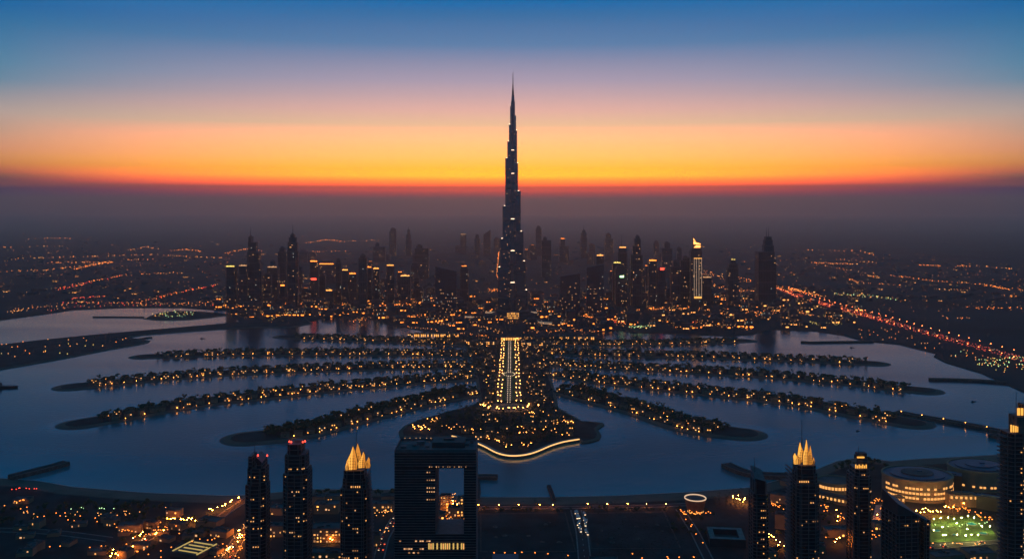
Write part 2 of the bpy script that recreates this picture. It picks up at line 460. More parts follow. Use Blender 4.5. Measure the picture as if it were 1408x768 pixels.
spit_w = ccw(smooth(px_poly([(-500, 545), (-250, 528), (0, 508.5), (50, 500), (100, 491), (150, 481), (190, 474.3), (204, 471), (207, 468.3), (196, 466.8), (178, 464), (200, 460.5), (250, 456.5), (300, 453), (360, 450.5), (400, 450.5), (430, 445),
            (420, 436), (380, 438), (340, 441.5), (300, 445.5), (230, 451.5), (160, 457.5), (110, 462), (60, 467), (0, 474), (-250, 490), (-500, 500)]), 0))
island('island_spit', [(spit_w, -1), (spit_w, 0.8), (shrink(spit_w, 9), 2.5)], ['rock', 'sand', 'soil'])
isle = ccw(px_poly([(197, 438.3), (205, 435), (215, 431.5), (228, 429), (245, 427.5), (270, 428), (300, 430), (318, 433), (290, 436.5), (262, 439.5), (235, 440.5), (212, 440.2)]))
island('island_harbour', [(isle, -1), (isle, 0.8), (shrink(isle, 10), 2.3)], ['rock', 'sand', 'soil'])

# mainland behind the bay, one sheet to the horizon
mb = MB()
O = COAST + [(BIG, COAST[-1][1]), (BIG, BIG), (-BIG, BIG), (-BIG, COAST[0][1])]
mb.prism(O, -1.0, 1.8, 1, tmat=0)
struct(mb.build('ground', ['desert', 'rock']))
# near shore
mb = MB()
O = [(-BIG, -1800), (BIG, -1800), (BIG, BEACH[-1][1])] + [(x, y - 34) for x, y in BEACH[::-1]] + [(-BIG, BEACH[0][1])]
mb.prism(O, -1.0, 1.6, 0)
struct(mb.build('ground', ['soil']))
mb = MB()
for (x0, y0), (x1, y1) in zip(BEACH, BEACH[1:]):
    rows = [(2.5, -0.25), (-2.6, 0.14), (-9.0, 0.5), (-33.0, 1.5), (-37.0, 1.72)]
    for k, ((a, za), (c, zc)) in enumerate(zip(rows, rows[1:])):
        mb.poly([(x0, y0 + c, zc), (x1, y1 + c, zc), (x1, y1 + a, za), (x0, y0 + a, za)], [0, 1, 2, 2][k])
struct(mb.build('beach', ['foam', 'wet_sand', 'sand']))

# water sheet with a shallowness attribute (pale sea floor near the beach and the sand rims)
xs = [-BIG, -6000, -3000] + list(range(-2000, 2001, 25)) + [3000, 6000, BIG]
ys = [400, 800, 950] + list(range(1000, 2000, 14)) + list(range(2000, 4000, 60)) + [4300, 5000]
ys[-1] = BIG * 0.2
mb = MB(); nx = len(xs)
mb.v = [(x, y, 0.0) for y in ys for x in xs]
for j in range(len(ys) - 1):
    for i in range(nx - 1):
        mb.f.append((j * nx + i, j * nx + i + 1, (j + 1) * nx + i + 1, (j + 1) * nx + i)); mb.m.append(0)
wob = struct(mb.build('water', ['sea_water'], smooth=True))
at = wob.data.attributes.new('shallow', 'FLOAT', 'POINT')
edge = []
for nm in ('frond_west_1', 'frond_east_1', 'frond_west_2', 'frond_east_2', 'frond_west_3', 'frond_east_3'):
    C, Nn, hw = FC[nm]; edge += [(p[0], p[1], hw) for p in C[::2]]
E = np.array(edge); HB = np.array(HUB)
V = np.array(mb.v)
val = np.zeros(len(V))
for i, (x, y, z) in enumerate(V):
    if abs(x) > 2600 or y > 2300: continue
    s_ = max(0.0, 1 - max(0.0, y - beach_y(x)) / 230.0) ** 1.5 * 0.75
    d = np.sqrt((E[:, 0] - x) ** 2 + (E[:, 1] - y) ** 2) - E[:, 2]
    s_ = max(s_, max(0.0, 1 - max(0.0, d.min()) / 60.0) ** 1.5 * 0.42)
    d2 = np.sqrt((HB[:, 0] - x) ** 2 + (HB[:, 1] - y) ** 2).min()
    s_ = max(s_, max(0.0, 1 - d2 / 75.0) ** 1.5 * 0.42)
    val[i] = s_
at.data.foreach_set('value', val.astype(np.float32))

# haze: one even box of air round everything
hm = bpy.data.materials.new('haze_air'); hm.use_nodes = True
t = hm.node_tree; t.nodes.clear()
pv = t.nodes.new('ShaderNodeVolumePrincipled')
pv.inputs['Color'].default_value = (0.74, 0.72, 0.72, 1)
pv.inputs['Density'].default_value = 0.00006
pv.inputs['Anisotropy'].default_value = 0.75
mo = t.nodes.new('ShaderNodeOutputMaterial'); t.links.new(pv.outputs[0], mo.inputs['Volume'])
MATS['haze_air'] = hm
mb = MB(); mb.prism([(-BIG - 900, -2400), (BIG + 900, -2400), (BIG + 900, BIG + 900), (-BIG - 900, BIG + 900)], -2.0, 842.0, 0, bottom=True)
hz = mb.build('haze', ['haze_air']); hz['kind'] = 'stuff'

# ------------------------------------------------------------------ the tallest tower
def capsule(r, w, ang, cx, cy, n=7):
    """outline of a wing: from the centre outwards, rounded nose"""
    P = [(0, -w), (max(r - w, 0.5), -w)]
    for k in range(1, n): 
        a = -math.pi / 2 + math.pi * k / n
        P.append((max(r - w, 0.5) + math.cos(a) * w, math.sin(a) * w))
    P += [(max(r - w, 0.5), w), (0, w)]
    c, s_ = math.cos(ang), math.sin(ang)
    return [(cx + x * c - y * s_, cy + x * s_ + y * c) for x, y in P]
def burst(mb, P, z0, z1, mat, rng, dens, size=(1.6, 1.3), skip_back=True, off=0.25, floor=4.0):
    """small lit windows on the sides of a prism, a little proud of the wall"""
    n = len(P)
    for i in range(n):
        a, c = P[i], P[(i + 1) % n]
        dx, dy = c[0] - a[0], c[1] - a[1]; l = math.hypot(dx, dy)
        if l < 1.5: continue
        nx, ny = dy / l, -dx / l
        if skip_back and ny > 0.3: continue
        nf = int((z1 - z0) / floor); nc = max(1, int(l / 3.2))
        for f in range(nf):
            row = rng.random()
            for k in range(nc):
                if rng.random() < dens * (2.2 if row < 0.12 else 0.85):
                    u = (k + 0.5) / nc; x = a[0] + dx * u + nx * off; y = a[1] + dy * u + ny * off; z = z0 + f * floor + 1.2
                    w = size[0] / 2; tx, ty = dx / l * w, dy / l * w
                    mm = mat if not isinstance(mat, (list, tuple)) else mat[rng.choice([0, 0, 0, 1, 1, 2]) if len(mat) > 2 else 0]
                    mb.poly([(x - tx, y - ty, z), (x + tx, y + ty, z), (x + tx, y + ty, z + size[1]), (x - tx, y - ty, z + size[1])], mm)
bx, by = X(705.3, 3007), 3007.0
BZ = lambda y: 370 - (y - 285) * 2.467
left_s = [(50, 368.5), (42.5, 329), (34, 284), (25, 218), (18, 195), (12.5, 172), (8.5, 147)]
right_s = [(48, 400), (42, 360), (34.5, 319), (25, 263.4), (16, 225), (13, 180), (9.5, 160)]
front_s = [(46, 388), (39, 345), (31, 302), (22, 240), (15, 208), (11, 165), (8.3, 152)]
tall = thing('supertall_tower', 'tallest stepped needle tower rising in the centre far above the whole skyline', 'skyscraper', (bx, by, 1.8))
rb = random.Random(5)
org = (bx, by, 1.8)
for q, (ang, st) in enumerate(((rad(152), left_s), (rad(28), right_s), (rad(268), front_s))):
    mb = MB(); last = 1.8
    for k, (r, y) in enumerate(st):
        w = 12.5 - 1.15 * k
        r = r / math.cos(rad(28)) if q < 2 else r
        P = capsule(r, w, ang, bx, by)
        z1 = BZ(y)
        mb.prism(P, 1.8, z1, 0, tmat=1)
        for zz in range(int(last) + 60, int(z1) - 10, 62):       # plant floors
            mb.prism(capsule(r + 0.25, w + 0.25, ang, bx, by), zz, zz + 5.0, 1)
        mb.prism(capsule(r - 0.6, w - 0.6, ang, bx, by), z1, z1 + 2.2, 1)
        nf = 7
        for j in range(-2, 3):                                   # slim upright fins
            c, s_ = math.cos(ang), math.sin(ang)
            x0, y0 = bx + c * (r + 0.1) * 1.0 - s_ * j * w * 0.33, by + s_ * (r + 0.1) + c * j * w * 0.33
            if abs(j) < 2: mb.box(x0 - c * (0.2 + abs(j) * w * 0.09), y0 - s_ * (0.2 + abs(j) * w * 0.09), last if k else 8, z1 + 3.0, 1.5, 1.1, 1, rot=ang)
        burst(mb, P, max(last, 10) if k else 12, z1 - 6, 2, rb, 0.02 if k < 3 else 0.012, (1.4, 1.4), floor=4.2)
        # lit terrace at the foot of the next, higher tier
        if k < 6:
            r2 = st[k + 1][0] / (math.cos(rad(28)) if q < 2 else 1)
            if r - r2 > 3:
                c, s_ = math.cos(ang), math.sin(ang)
                m_ = (r + r2) / 2
                ts = MB(); ts.box(bx + c * (r2 + 2.6), by + s_ * (r2 + 2.6), z1 + 2.4, z1 + 4.0, 0.9, w * 1.1, 0, rot=ang, bottom=True); ts.build('terrace_light', ['terrace_glow'], org, tall)
        last = z1
    mb.build('wing', ['facade_steel', 'dark_trim', 'window_warm'], org, tall)
mb = MB()
mb.cyl(bx, by, 1.8, BZ(140), 9.5, 7.0, 14, 0, tmat=1)
mb.cyl(bx, by, BZ(140), BZ(131), 5.6, 4.6, 12, 0, tmat=1)
mb.build('core', ['facade_steel', 'dark_trim'], org, tall)
mb = MB()
mb.cyl(bx, by, BZ(131), BZ(124), 3.8, 3.1, 10, 0)
mb.cyl(bx, by, BZ(124), BZ(116), 2.4, 1.7, 10, 0)
mb.cyl(bx, by, BZ(116), BZ(99.8), 1.4, 0.7, 8, 0)
mb.build('spire', ['dark_wall'], org, tall)
mb = MB()                                                        # podium with curved terraces
mb.cyl(bx, by - 6, 1.8, 13, 74, 70, 40, 0, tmat=1)
mb.cyl(bx, by - 6, 13, 22, 58, 56, 40, 0, tmat=1)
mb.build('podium', ['dark_wall', 'roof_grey'], org, tall)
eb = MB()
eb.box(bx, by - 81.2, 1.9, 25, 44, 6, 0)
for k in range(9):
    for j in range(3): eb.box(bx - 18 + 4.5 * k, by - 84.8, 3.5 + 7 * j, 8.2 + 7 * j + (1.5 if j == 2 and 1 < k < 7 else 0), 2.3, 0.6, 1 if (k + j) % 4 else 2)
eb.build('entrance', ['rose_stone', 'gold_band', 'window_faint'], org, tall)

# ------------------------------------------------------------------ curved glass pavilions and terraces round its foot
pv = None
PAV = [(676, 431.5, 22, 7, 'low curved pavilion with a lit rim just west of the tallest tower'),
       (738, 431.5, 20, 7, 'low curved pavilion with a lit rim just east of the tallest tower'),
       (757, 434, 30, 6, 'middle curved pavilion with a double lit rim east of the tallest tower'),
       (758, 446, 40, 8, 'widest curved pavilion with a glowing rim in front of the blue slabs'),
       (655, 437, 38, 5, 'long low dark pavilion with a lit edge beside the leaning blue slab')]
for px, py, r, h, lb in PAV:
    x, y, _ = W(px, py)
    t_ = thing('pavilion', lb, 'building', (x, y, 1.8), 'curved pavilions round the tallest tower')
    mb = MB(); mb.cyl(x, y, 1.8, 1.8 + h, r, r * 0.96, 28, 0, tmat=1, ry=0.7); mb.build('wall', ['dark_wall', 'roof_grey'], (x, y, 1.8), t_)
    for z_ in (h - 0.6, h * 0.45):
        mb = MB()
        for k in range(28):
            a0, a1 = math.pi * (1 + k / 28), math.pi * (1 + (k + 1) / 28)
            q = r * 1.012
            mb.poly([(x + q * math.cos(a0), y + q * .7 * math.sin(a0), 1.8 + z_), (x + q * math.cos(a1), y + q * .7 * math.sin(a1), 1.8 + z_),
                     (x + q * math.cos(a1), y + q * .7 * math.sin(a1), 1.8 + z_ + 1.1), (x + q * math.cos(a0), y + q * .7 * math.sin(a0), 1.8 + z_ + 1.1)], 0)
        mb.build('light_rim', ['rim_white'], (x, y, 1.8), t_)

# ------------------------------------------------------------------ skyline towers
def oct_(cx, cy, wx, wy, ch):
    a, b_ = wx / 2, wy / 2
    return [(cx - a + ch, cy - b_), (cx + a - ch, cy - b_), (cx + a, cy - b_ + ch), (cx + a, cy + b_ - ch), (cx + a - ch, cy + b_), (cx - a + ch, cy + b_), (cx - a, cy + b_ - ch), (cx - a, cy - b_ + ch)]
def rnd(cx, cy, wx, wy, n=18):
    return [(cx + wx / 2 * math.cos(2 * math.pi * i / n), cy + wy / 2 * math.sin(2 * math.pi * i / n)) for i in range(n)]
PLAN = {'oct': lambda cx, cy, wx, wy: oct_(cx, cy, wx, wy, min(wx, wy) * 0.18), 'round': rnd,
        'box': lambda cx, cy, wx, wy: oct_(cx, cy, wx, wy, min(wx, wy) * 0.03)}
rk = random.Random(21)
def sky_tower(d, tiers, label, plan='box', crown=None, spire=None, lit=0.02, mat='facade_far', fins=True, name='skyscraper', group=None, slope=None, sign=None, cap=True, bands=()):
    """tiers: (left px, right px, top px row), widest and lowest first"""
    tiers = sorted(tiers, key=lambda q: -q[2])
    x0, x1, yt = tiers[0]
    cx0 = X((x0 + x1) / 2, d); w0 = (x1 - x0) / F * d
    org = (cx0, d + w0 * 0.45, 1.8)
    t_ = thing(name, label, 'skyscraper', org, group)
    mb = MB(); z = 1.8
    rot = 0
    for k, (a, c, y) in enumerate(tiers):
        cx = X((a + c) / 2, d); w = (c - a) / F * d; dp = max(w * 0.85, min(26, w0 * .8)); cyy = d + w0 * 0.45
        z1 = Zt(y, d)
        P = PLAN[plan](cx, cyy, w, dp)
        zt = z1
        if slope and k == len(tiers) - 1:
            zt = [z1 + slope * (p[0] - cx) / (w / 2) for p in P]
        mb.prism(P, z if k == 0 else z - 0.5, zt, 0, tmat=1)
        if not slope:
            P2 = PLAN[plan](cx, cyy, w + 0.7, dp + 0.7)
            mb.prism(P2, z1 - 4.0, z1 - 0.6, 1)
        nb = int((z1 - z) // 48)
        for j in range(1, nb + 1):
            zz = z + (z1 - z) * j / (nb + 1)
            mb.prism(PLAN[plan](cx, cyy, w + 0.5, dp + 0.5), zz, zz + 3.4, 1)
        if fins and plan != 'round':
            nfin = max(2, int(w / 6))
            for j in range(nfin + 1):
                xx = cx - w / 2 + w * (j + 0.0) / nfin
                xx = min(max(xx, cx - w * 0.40), cx + w * 0.40)
                mb.box(xx, cyy - dp / 2 - 0.35, z, z1 - 4.4, 0.8, 0.9, 1)
        burst(mb, P, max(z, 12), z1 - 7, [2, 3, 4], rk, lit, (2.0, 1.7), off=0.9)
        z = z1
    a, c, y = tiers[-1]; cx = X((a + c) / 2, d); w = (c - a) / F * d; cyy = d + w0 * 0.45; dp = max(w * 0.85, 8)
    if cap and not slope:
        mb.box(cx - w * 0.08, cyy, z, z + 4 + w * 0.12, w * 0.5, min(dp, w) * 0.5, 1)
        mb.box(cx + w * 0.27, cyy - 2, z, z + 3.2, w * 0.2, w * 0.25, 1)
    mb.build('shaft', [mat, 'dark_trim', 'window_warm', 'window_dim', 'window_cool'], org, t_)
    if crown:
        cm = MB(); r_ = random.Random(int(d + a)); n = max(3, int(w / 4)); yy = cyy - dp / 2 - 1.3
        top = []
        for k in range(n):
            xa = cx - w * .43 + w * .86 * k / n; hh = z + 1 + 4 * r_.random() * (1 - abs(k / max(1, n - 1) - .5))
            top += [(xa, hh), (xa + w * .86 / n * .7, hh), (xa + w * .86 / n * .7, z - .4), (xa + w * .86 / n, z - .4)]
        Q = [(cx - w * .43, z - 1.2), (cx + w * .43, z - 1.2)] + top[::-1]
        m_ = len(Q); cm.v = [(x, yy, zz) for x, zz in Q] + [(x, yy + 1.2, zz) for x, zz in Q]
        cm.f = [tuple(range(m_)), tuple(range(2 * m_ - 1, m_ - 1, -1))] + [((i + 1) % m_, i, m_ + i, m_ + (i + 1) % m_) for i in range(m_)]; cm.m = [0] * len(cm.f)
        cm.build('crown_light', [crown], org, t_)
    if sign:
        sc, sx, sy, sw, sh = sign
        cm = MB(); zz = Zt(sy, d); cm.box(X(sx, d), d - 1.4, zz - sh / 2, zz + sh / 2, sw, 0.9, 0, bottom=True)
        cm.build('roof_sign', [sc], org, t_)
    for zz, sc in bands:
        cm = MB(); q = Zt(zz, d); cm.box(cx, d - 1.0, q - 1.6, q + 1.6, w * 0.8, 1.2, 0, bottom=True); cm.build('light_band', [sc], org, t_)
    if spire:
        for px, ytip, r0 in spire:
            cm = MB(); cm.cyl(X(px, d), cyy, z - 2, z + (Zt(ytip, d) - z) * .45, r0, r0 * .7, 8, 0); cm.cyl(X(px, d), cyy, z + (Zt(ytip, d) - z) * .45, Zt(ytip, d), r0 * .55, r0 * .25, 8, 0)
            cm.build('antenna', ['dark_wall'], org, t_)
    return t_

ST = sky_tower
# western cluster
ST(3320, [(309.7, 323.5, 366)], 'dark slab tower with a greenish lit crown at the western end of the skyline', crown='window_yellow', plan='oct')
ST(3330, [(328, 340, 365)], 'plain dark tower between the green crowned slab and the stepped tower with an antenna', crown='window_dim')
ST(3340, [(338.5, 359, 372), (338.5, 356.5, 361), (339, 354.5, 346), (339.5, 350.5, 333), (340, 344.5, 325.5)], 'stepped dark tower whose western edge rises to a tall antenna', spire=[(341.7, 312, 1.3)], plan='box')
ST(3380, [(362, 372, 378)], 'short dark block tight against the stepped antenna tower')
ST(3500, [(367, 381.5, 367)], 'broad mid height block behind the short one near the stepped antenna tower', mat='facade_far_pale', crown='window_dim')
ST(3650, [(382, 393, 346), (384, 391, 341)], 'grey stepped tower just west of the dark spired tower', sign=('lamp_orange', 388.5, 392, 16, 5))
ST(3300, [(393.6, 408.8, 345), (394.6, 407.6, 333), (396.2, 406, 326.5), (398.3, 403.6, 322.5)], 'dark tapering tower with rounded shoulders and a spire in the western cluster', spire=[(401, 308, 1.5)], plan='oct')
ST(6240, [(409.5, 424.8, 346)], 'hazy wide tower right behind the dark spired tower', fins=False)
ST(3520, [(426, 437, 359)], 'narrow tower with an orange lit top and a small red sign', crown='lamp_orange', sign=('lamp_red', 431.5, 383.5, 20, 7))
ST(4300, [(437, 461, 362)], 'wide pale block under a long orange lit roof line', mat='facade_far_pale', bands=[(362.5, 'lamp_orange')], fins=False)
ST(3600, [(439, 447, 378)], 'small dark tower in front of the wide orange roofed block')
ST(3350, [(447.5, 457.6, 399)], 'low dark block with bright gold storeys beside it', crown='window_gold')
ST(3450, [(461.5, 469, 361), (462.5, 468, 357)], 'slender dark tower east of the wide orange roofed block')
ST(3420, [(470, 479, 371)], 'dark tower with a ragged gold roof west of the black slab', crown='window_gold')
ST(3430, [(480, 490, 376)], 'dark tower with a dim roof tight beside the black slab', crown='lamp_orange')
ST(3290, [(493, 504, 354), (495, 502, 351)], 'black slab tower standing out tallest between the western cluster and the leaning blue slab', lit=0.012)
ST(3560, [(504.5, 511, 367)], 'thin grey tower touching the black slab', crown='lamp_orange')
ST(3380, [(512.8, 521.5, 369)], 'dark block with a gold crown east of the black slab', crown='window_gold', plan='oct')
ST(6000, [(513, 529, 339), (515, 521, 335)], 'hazy twin topped tower behind the gold crowned block', fins=False)
ST(3380, [(531, 542, 364.5)], 'dark block with a pointed gold crown near the leaning blue slab', crown='window_gold', plan='oct')
ST(3330, [(550, 564, 379)], 'low block crowned with a long bright gold row', crown='lamp_warm')
ST(6720, [(535, 544.5, 318), (536.5, 544, 314.5)], 'hazy flat topped tower, taller of the far pair west of centre', fins=False, plan='oct')
ST(6720, [(557, 565.8, 330), (558, 564.8, 322), (559.5, 563.4, 316)], 'hazy bullet shaped tower with a fine spire west of centre', fins=False, plan='round', spire=[(561.5, 311, 2)])
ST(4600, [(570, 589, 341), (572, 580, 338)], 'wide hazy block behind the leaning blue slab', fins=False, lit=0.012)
ST(3500, [(633, 644, 369), (634, 642, 366)], 'mid height tower with an orange roof spot between leaning slab and tallest tower', crown='lamp_orange')
ST(6960, [(633, 641, 322)], 'hazy tower with a flat lit roof west of the tallest tower', fins=False, crown='window_dim')
ST(6840, [(652, 660, 328), (653.5, 658.5, 323)], 'hazy round topped tower west of the tallest tower', fins=False, plan='round')
ST(6720, [(664.8, 674.5, 319)], 'hazy tower with a slanted roof beside the tallest tower', fins=False, slope=19)
ST(7200, [(626, 635, 339)], 'low hazy block left of the flat roofed hazy tower', fins=False)
ST(7320, [(679, 687.5, 328)], 'hazy block peeping out beside the tallest tower', fins=False)
# eastern half
ST(6720, [(736.6, 744.5, 314), (737.8, 743.3, 311.5)], 'hazy slim square tower east of the tallest tower', fins=False)
ST(4700, [(744.8, 758, 330), (747, 752, 327)], 'hazy broad tower stepping up beside the slim square one', fins=False, lit=0.015)
ST(6000, [(769, 782, 338), (771, 777, 328)], 'hazy tower with an orange lit top storey east of centre', fins=False, crown='lamp_orange')
ST(6360, [(798, 808.2, 327), (799, 807.2, 320), (800.6, 805.6, 317)], 'hazy rounded tower with a needle above the blue slabs', fins=False, plan='round', spire=[(803, 308, 2)])
ST(6480, [(810, 818, 336)], 'hazy plain block behind the taller blue slab', fins=False)
ST(6240, [(832, 843, 328), (833.5, 840.5, 322)], 'hazy stepped tower north of the gold crowned towers', fins=False, spire=[(837, 318, 1.5)])
ST(3500, [(820, 830.5, 351)], 'tower with a gold lit top peering over the taller blue slab', crown='lamp_warm')
ST(3560, [(850, 863, 347), (851, 862, 340)], 'dark tower with a bright gold lantern crown east of the blue slabs', crown='lamp_warm', spire=[(855.5, 322, 1)], plan='oct')
ST(3470, [(843, 854.5, 361)], 'dark block with a yellow lit top beside the lantern crowned tower', crown='window_yellow')
ST(3300, [(846.5, 862, 369), (848, 860.5, 366)], 'dark block with a small green sign in front of the lantern crowned tower', sign=('lamp_green', 855, 380, 15, 7))
ST(3300, [(868, 884.4, 350), (871, 882, 338), (873, 881.5, 328), (875, 880, 325)], 'dark stepped tower with a narrow top and mast in the eastern cluster', spire=[(877, 322, 1.2)], plan='oct')
ST(3320, [(892, 903.5, 358)], 'dark tower with an orange roof next to the one with a red light', crown='lamp_orange')
ST(3310, [(903.5, 915, 370)], 'dark tower with a round red light on its roof', sign=('lamp_red', 910.5, 369.5, 14, 8))
ST(6120, [(899, 906.3, 334), (900.5, 905, 331.5)], 'hazy slim tower behind the one with the orange roof', fins=False)
ST(4700, [(910.6, 924.6, 341), (914.5, 922, 334)], 'hazy broad stepped tower in the eastern cluster', fins=False, mat='facade_far')
ST(4900, [(931, 937.4, 341)], 'hazy slim block behind the tower with lit vertical lines', fins=False)
ST(3350, [(923, 936.5, 366), (926.5, 935, 359.5)], 'dark tower with stepped shoulders west of the tower with lit vertical lines')
ST(3380, [(936.5, 950.5, 358), (939, 949, 354.5)], 'dark tower pressed against the tower with lit vertical lines')
ad = ST(3330, [(950.5, 965.5, 345), (951.5, 965, 342)], 'dark tower with lit vertical lines and a golden sail crown', cap=False, spire=[(954, 321.5, 1.0), (956, 322.5, 0.9)])
o0 = ad.location; d_ = 3330
mb = MB()
P_ = [(953, 342), (964.5, 342), (964.5, 334), (960, 333), (957.5, 331), (955.5, 328), (953.3, 326.5)]
def slab_xz(mb, P, d, y, th, mat=0):
    """a flat shape traced in px (x, row) at distance d, th thick"""
    Q = [(X(px, d), Zt(py, d)) for px, py in P]
    ar = sum(a[0] * c[1] - c[0] * a[1] for a, c in zip(Q, Q[1:] + Q[:1]))
    if ar < 0: Q = Q[::-1]
    k = len(mb.v); n = len(Q)
    mb.v += [(x, y, z) for x, z in Q] + [(x, y + th, z) for x, z in Q]
    mb.f.append(tuple(range(k, k + n))); mb.m.append(mat)
    mb.f.append(tuple(range(k + 2 * n - 1, k + n - 1, -1))); mb.m.append(mat)
    for i in range(n):
        j = (i + 1) % n
        mb.f.append((k + j, k + i, k + n + i, k + n + j)); mb.m.append(mat)
slab_xz(mb, P_, d_, d_ + 6, 10, 1)
slab_xz(mb, [(954, 340.5), (963.5, 340.5), (963.5, 337.5), (958, 337)], d_, d_ + 4.6, 1.2, 0)
slab_xz(mb, [(954, 335.8), (963.8, 336.3), (963.5, 334.8), (958, 333.2), (954, 331)], d_, d_ + 4.6, 1.2, 0)
slab_xz(mb, [(953.8, 330), (957, 332), (955, 328.8), (953.6, 327.3)], d_, d_ + 4.6, 1.2, 0)
mb.build('crown_light', ['lamp_warm', 'dark_wall'], tuple(o0), ad)
for px in (954.5, 957.5, 961, 964.6):
    mb = MB(); mb.box(X(px, d_), d_ - 1.6, Zt(408, d_), Zt(355, d_), 0.8, 0.8, 0); mb.build('light_strip', ['rim_white'], tuple(o0), ad)
mb = MB(); mb.box(X(959.5, d_), d_ - 1.6, Zt(410, d_), Zt(407.4, d_), 28, 1.2, 0); mb.build('light_band', ['gold_band'], tuple(o0), ad); mb = MB(); mb.box(X(959.5, d_), d_ - 1.6, Zt(355.5, d_), Zt(354.5, d_), 30, 1.0, 0); mb.build('light_band', ['gold_band'], tuple(o0), ad)
ST(3400, [(966, 979, 381)], 'plain dark block east of the tower with lit vertical lines', lit=0.008, crown='window_dim')
ST(3330, [(1001.5, 1015.5, 368), (1003, 1014.5, 362.5), (1006, 1012.5, 357)], 'lone dark tower with a glowing collar between the eastern cluster and the twin mast tower', crown='window_yellow', lit=0.02)
ST(3320, [(1043.6, 1068, 357), (1043.6, 1066, 346), (1052.5, 1066, 337), (1053.5, 1064.5, 330), (1055, 1063, 325.5)], 'massive stepped tower with twin masts alone at the eastern end', spire=[(1057, 312, 1.2), (1059.8, 312, 1.2)], lit=0.006, cap=False)
ST(6000, [(252, 263, 368), (254, 261, 365)], 'faint lone block far west beyond the harbour islet', fins=False, lit=0.006)

# three glass slabs with sloping roofs
def slab_tower(d, x0, x1, yl, yr, dep, label, seed, twist):
    cx = X((x0 + x1) / 2, d); w = (x1 - x0) / F * d
    org = (cx, d + dep / 2, 1.8); t_ = thing('glass_tower', label, 'office tower', org)
    c_, s_ = math.cos(twist), math.sin(twist)
    P = [(-w / 2, -dep / 2), (w / 2, -dep / 2), (w / 2, dep / 2), (-w / 2, dep / 2)]
    P = [(cx + x * c_ - y * s_, d + dep / 2 + x * s_ + y * c_) for x, y in P]
    zl, zr = Zt(yl, d), Zt(yr, d)
    mb = MB(); mb.prism(P, 1.8, [zl, zr, zr, zl], 0, tmat=1)
    r_ = random.Random(seed)
    for k in range(1, 12): mb.prism([(org[0] + (x - org[0]) * 1.008, org[1] + (y - org[1]) * 1.008) for x, y in P], 1.8 + k * (min(zl, zr) - 6) / 12, 2.3 + k * (min(zl, zr) - 6) / 12, 1)
    mb.build('shaft', ['glass_blue', 'dark_wall'], org, t_)
    mb = MB()
    zz = min(zl, zr)
    burst(mb, P, 8, zz * 0.62, [0, 1, 2], r_, 0.07, (1.7, 1.4), off=1.2)
    burst(mb, P, zz * 0.62, zz - 14, [0, 1, 2], r_, 0.012, (1.7, 1.4), off=1.2)
    o = mb.build('lit_offices', ['window_warm', 'window_dim', 'window_cool'], org, t_); o['kind'] = 'stuff'
    return t_
slab_tower(3060, 598, 627.5, 366, 373, 30, 'leaning blue glass slab whose roof slopes down towards the tallest tower', 3, 0.05)
slab_tower(3080, 770.5, 798, 380, 375.5, 30, 'lower of two blue glass slabs with roofs rising eastwards', 4, -0.05)
slab_tower(3090, 806.5, 830.5, 368, 363, 30, 'taller of two blue glass slabs with roofs rising eastwards', 8, -0.05)

# generic towers filling the hazy city between the named ones
rg = random.Random(77)
meshes = []
for k in range(8):
    mb = MB(); w = 1.0
    pl = ['box', 'oct', 'box', 'round', 'oct', 'box', 'box', 'oct'][k]
    hs = [1.0, 0.86, 0.72][:rg.choice([1, 2, 2, 3])]
    z = 0; ww = 30.0
    for j, hh in enumerate(hs[::-1]):
        z1 = 150 * hh
        P = PLAN[pl](0, 0, ww, ww * 0.8)
        mb.prism(P, z, z1, 0, tmat=1); mb.prism(PLAN[pl](0, 0, ww + .6, ww * .8 + .6), z1 - 4, z1 - .7, 1)
        burst(mb, P, z + 6, z1 - 8, [2, 3, 4], rg, 0.035, (2.0, 1.7), off=0.5)
        z = z1; ww *= 0.78
    mb.box(0, 0, z, z + 6, ww * .5, ww * .4, 1)
    if k in (0, 3, 5): mb.box(0, -ww * 0.42, z - 5, z - 1, ww * 0.8, ww * 0.2, 5)
    meshes.append(mb.mesh('high_rise', ['facade_far', 'dark_trim', 'window_warm', 'window_dim', 'window_cool', 'lamp_orange']))
def filler(px, d, wpx, ytop, label, group):
    me = rg.choice(meshes)
    w = wpx / F * d; h = Zt(ytop, d)
    o = inst(me, 'high_rise', (X(px, d), d, 1.8), rg.uniform(-.3, .3), (w / 30, w / 30, h / 150))
    tag(o, label, 'skyscraper', group)
for k in range(46):
    px = rg.uniform(412, 690); d = rg.uniform(5600, 9500)
    filler(px, d, rg.uniform(6, 12), rg.uniform(346, 385), 'faint hazy block among the massed high-rises behind the western towers', 'hazy high-rises west of the tallest tower')
for k in range(62):
    px = rg.uniform(722, 950); d = rg.uniform(5600, 9500)
    top = rg.uniform(330, 380) if px < 800 else rg.uniform(346, 385)
    filler(px, d, rg.uniform(6, 12), top, 'faint hazy block among the massed high-rises behind the eastern towers', 'hazy high-rises east of the tallest tower')
for k in range(22):
    px = rg.choice([rg.uniform(365, 590), rg.uniform(838, 985)]); d = rg.uniform(3600, 4600)
    filler(px, d, rg.uniform(7, 12), rg.uniform(358, 384), 'plain mid height dark tower wedged between bigger towers of the front rows', 'mid height towers behind the front row')
for k in range(26):
    px = rg.choice([rg.uniform(362, 600), rg.uniform(835, 985)]); d = rg.uniform(3420, 3900)
    filler(px, d, rg.uniform(8, 13), rg.uniform(384, 404), 'low dark block at the foot of the front row of towers', 'low blocks among the front row towers')

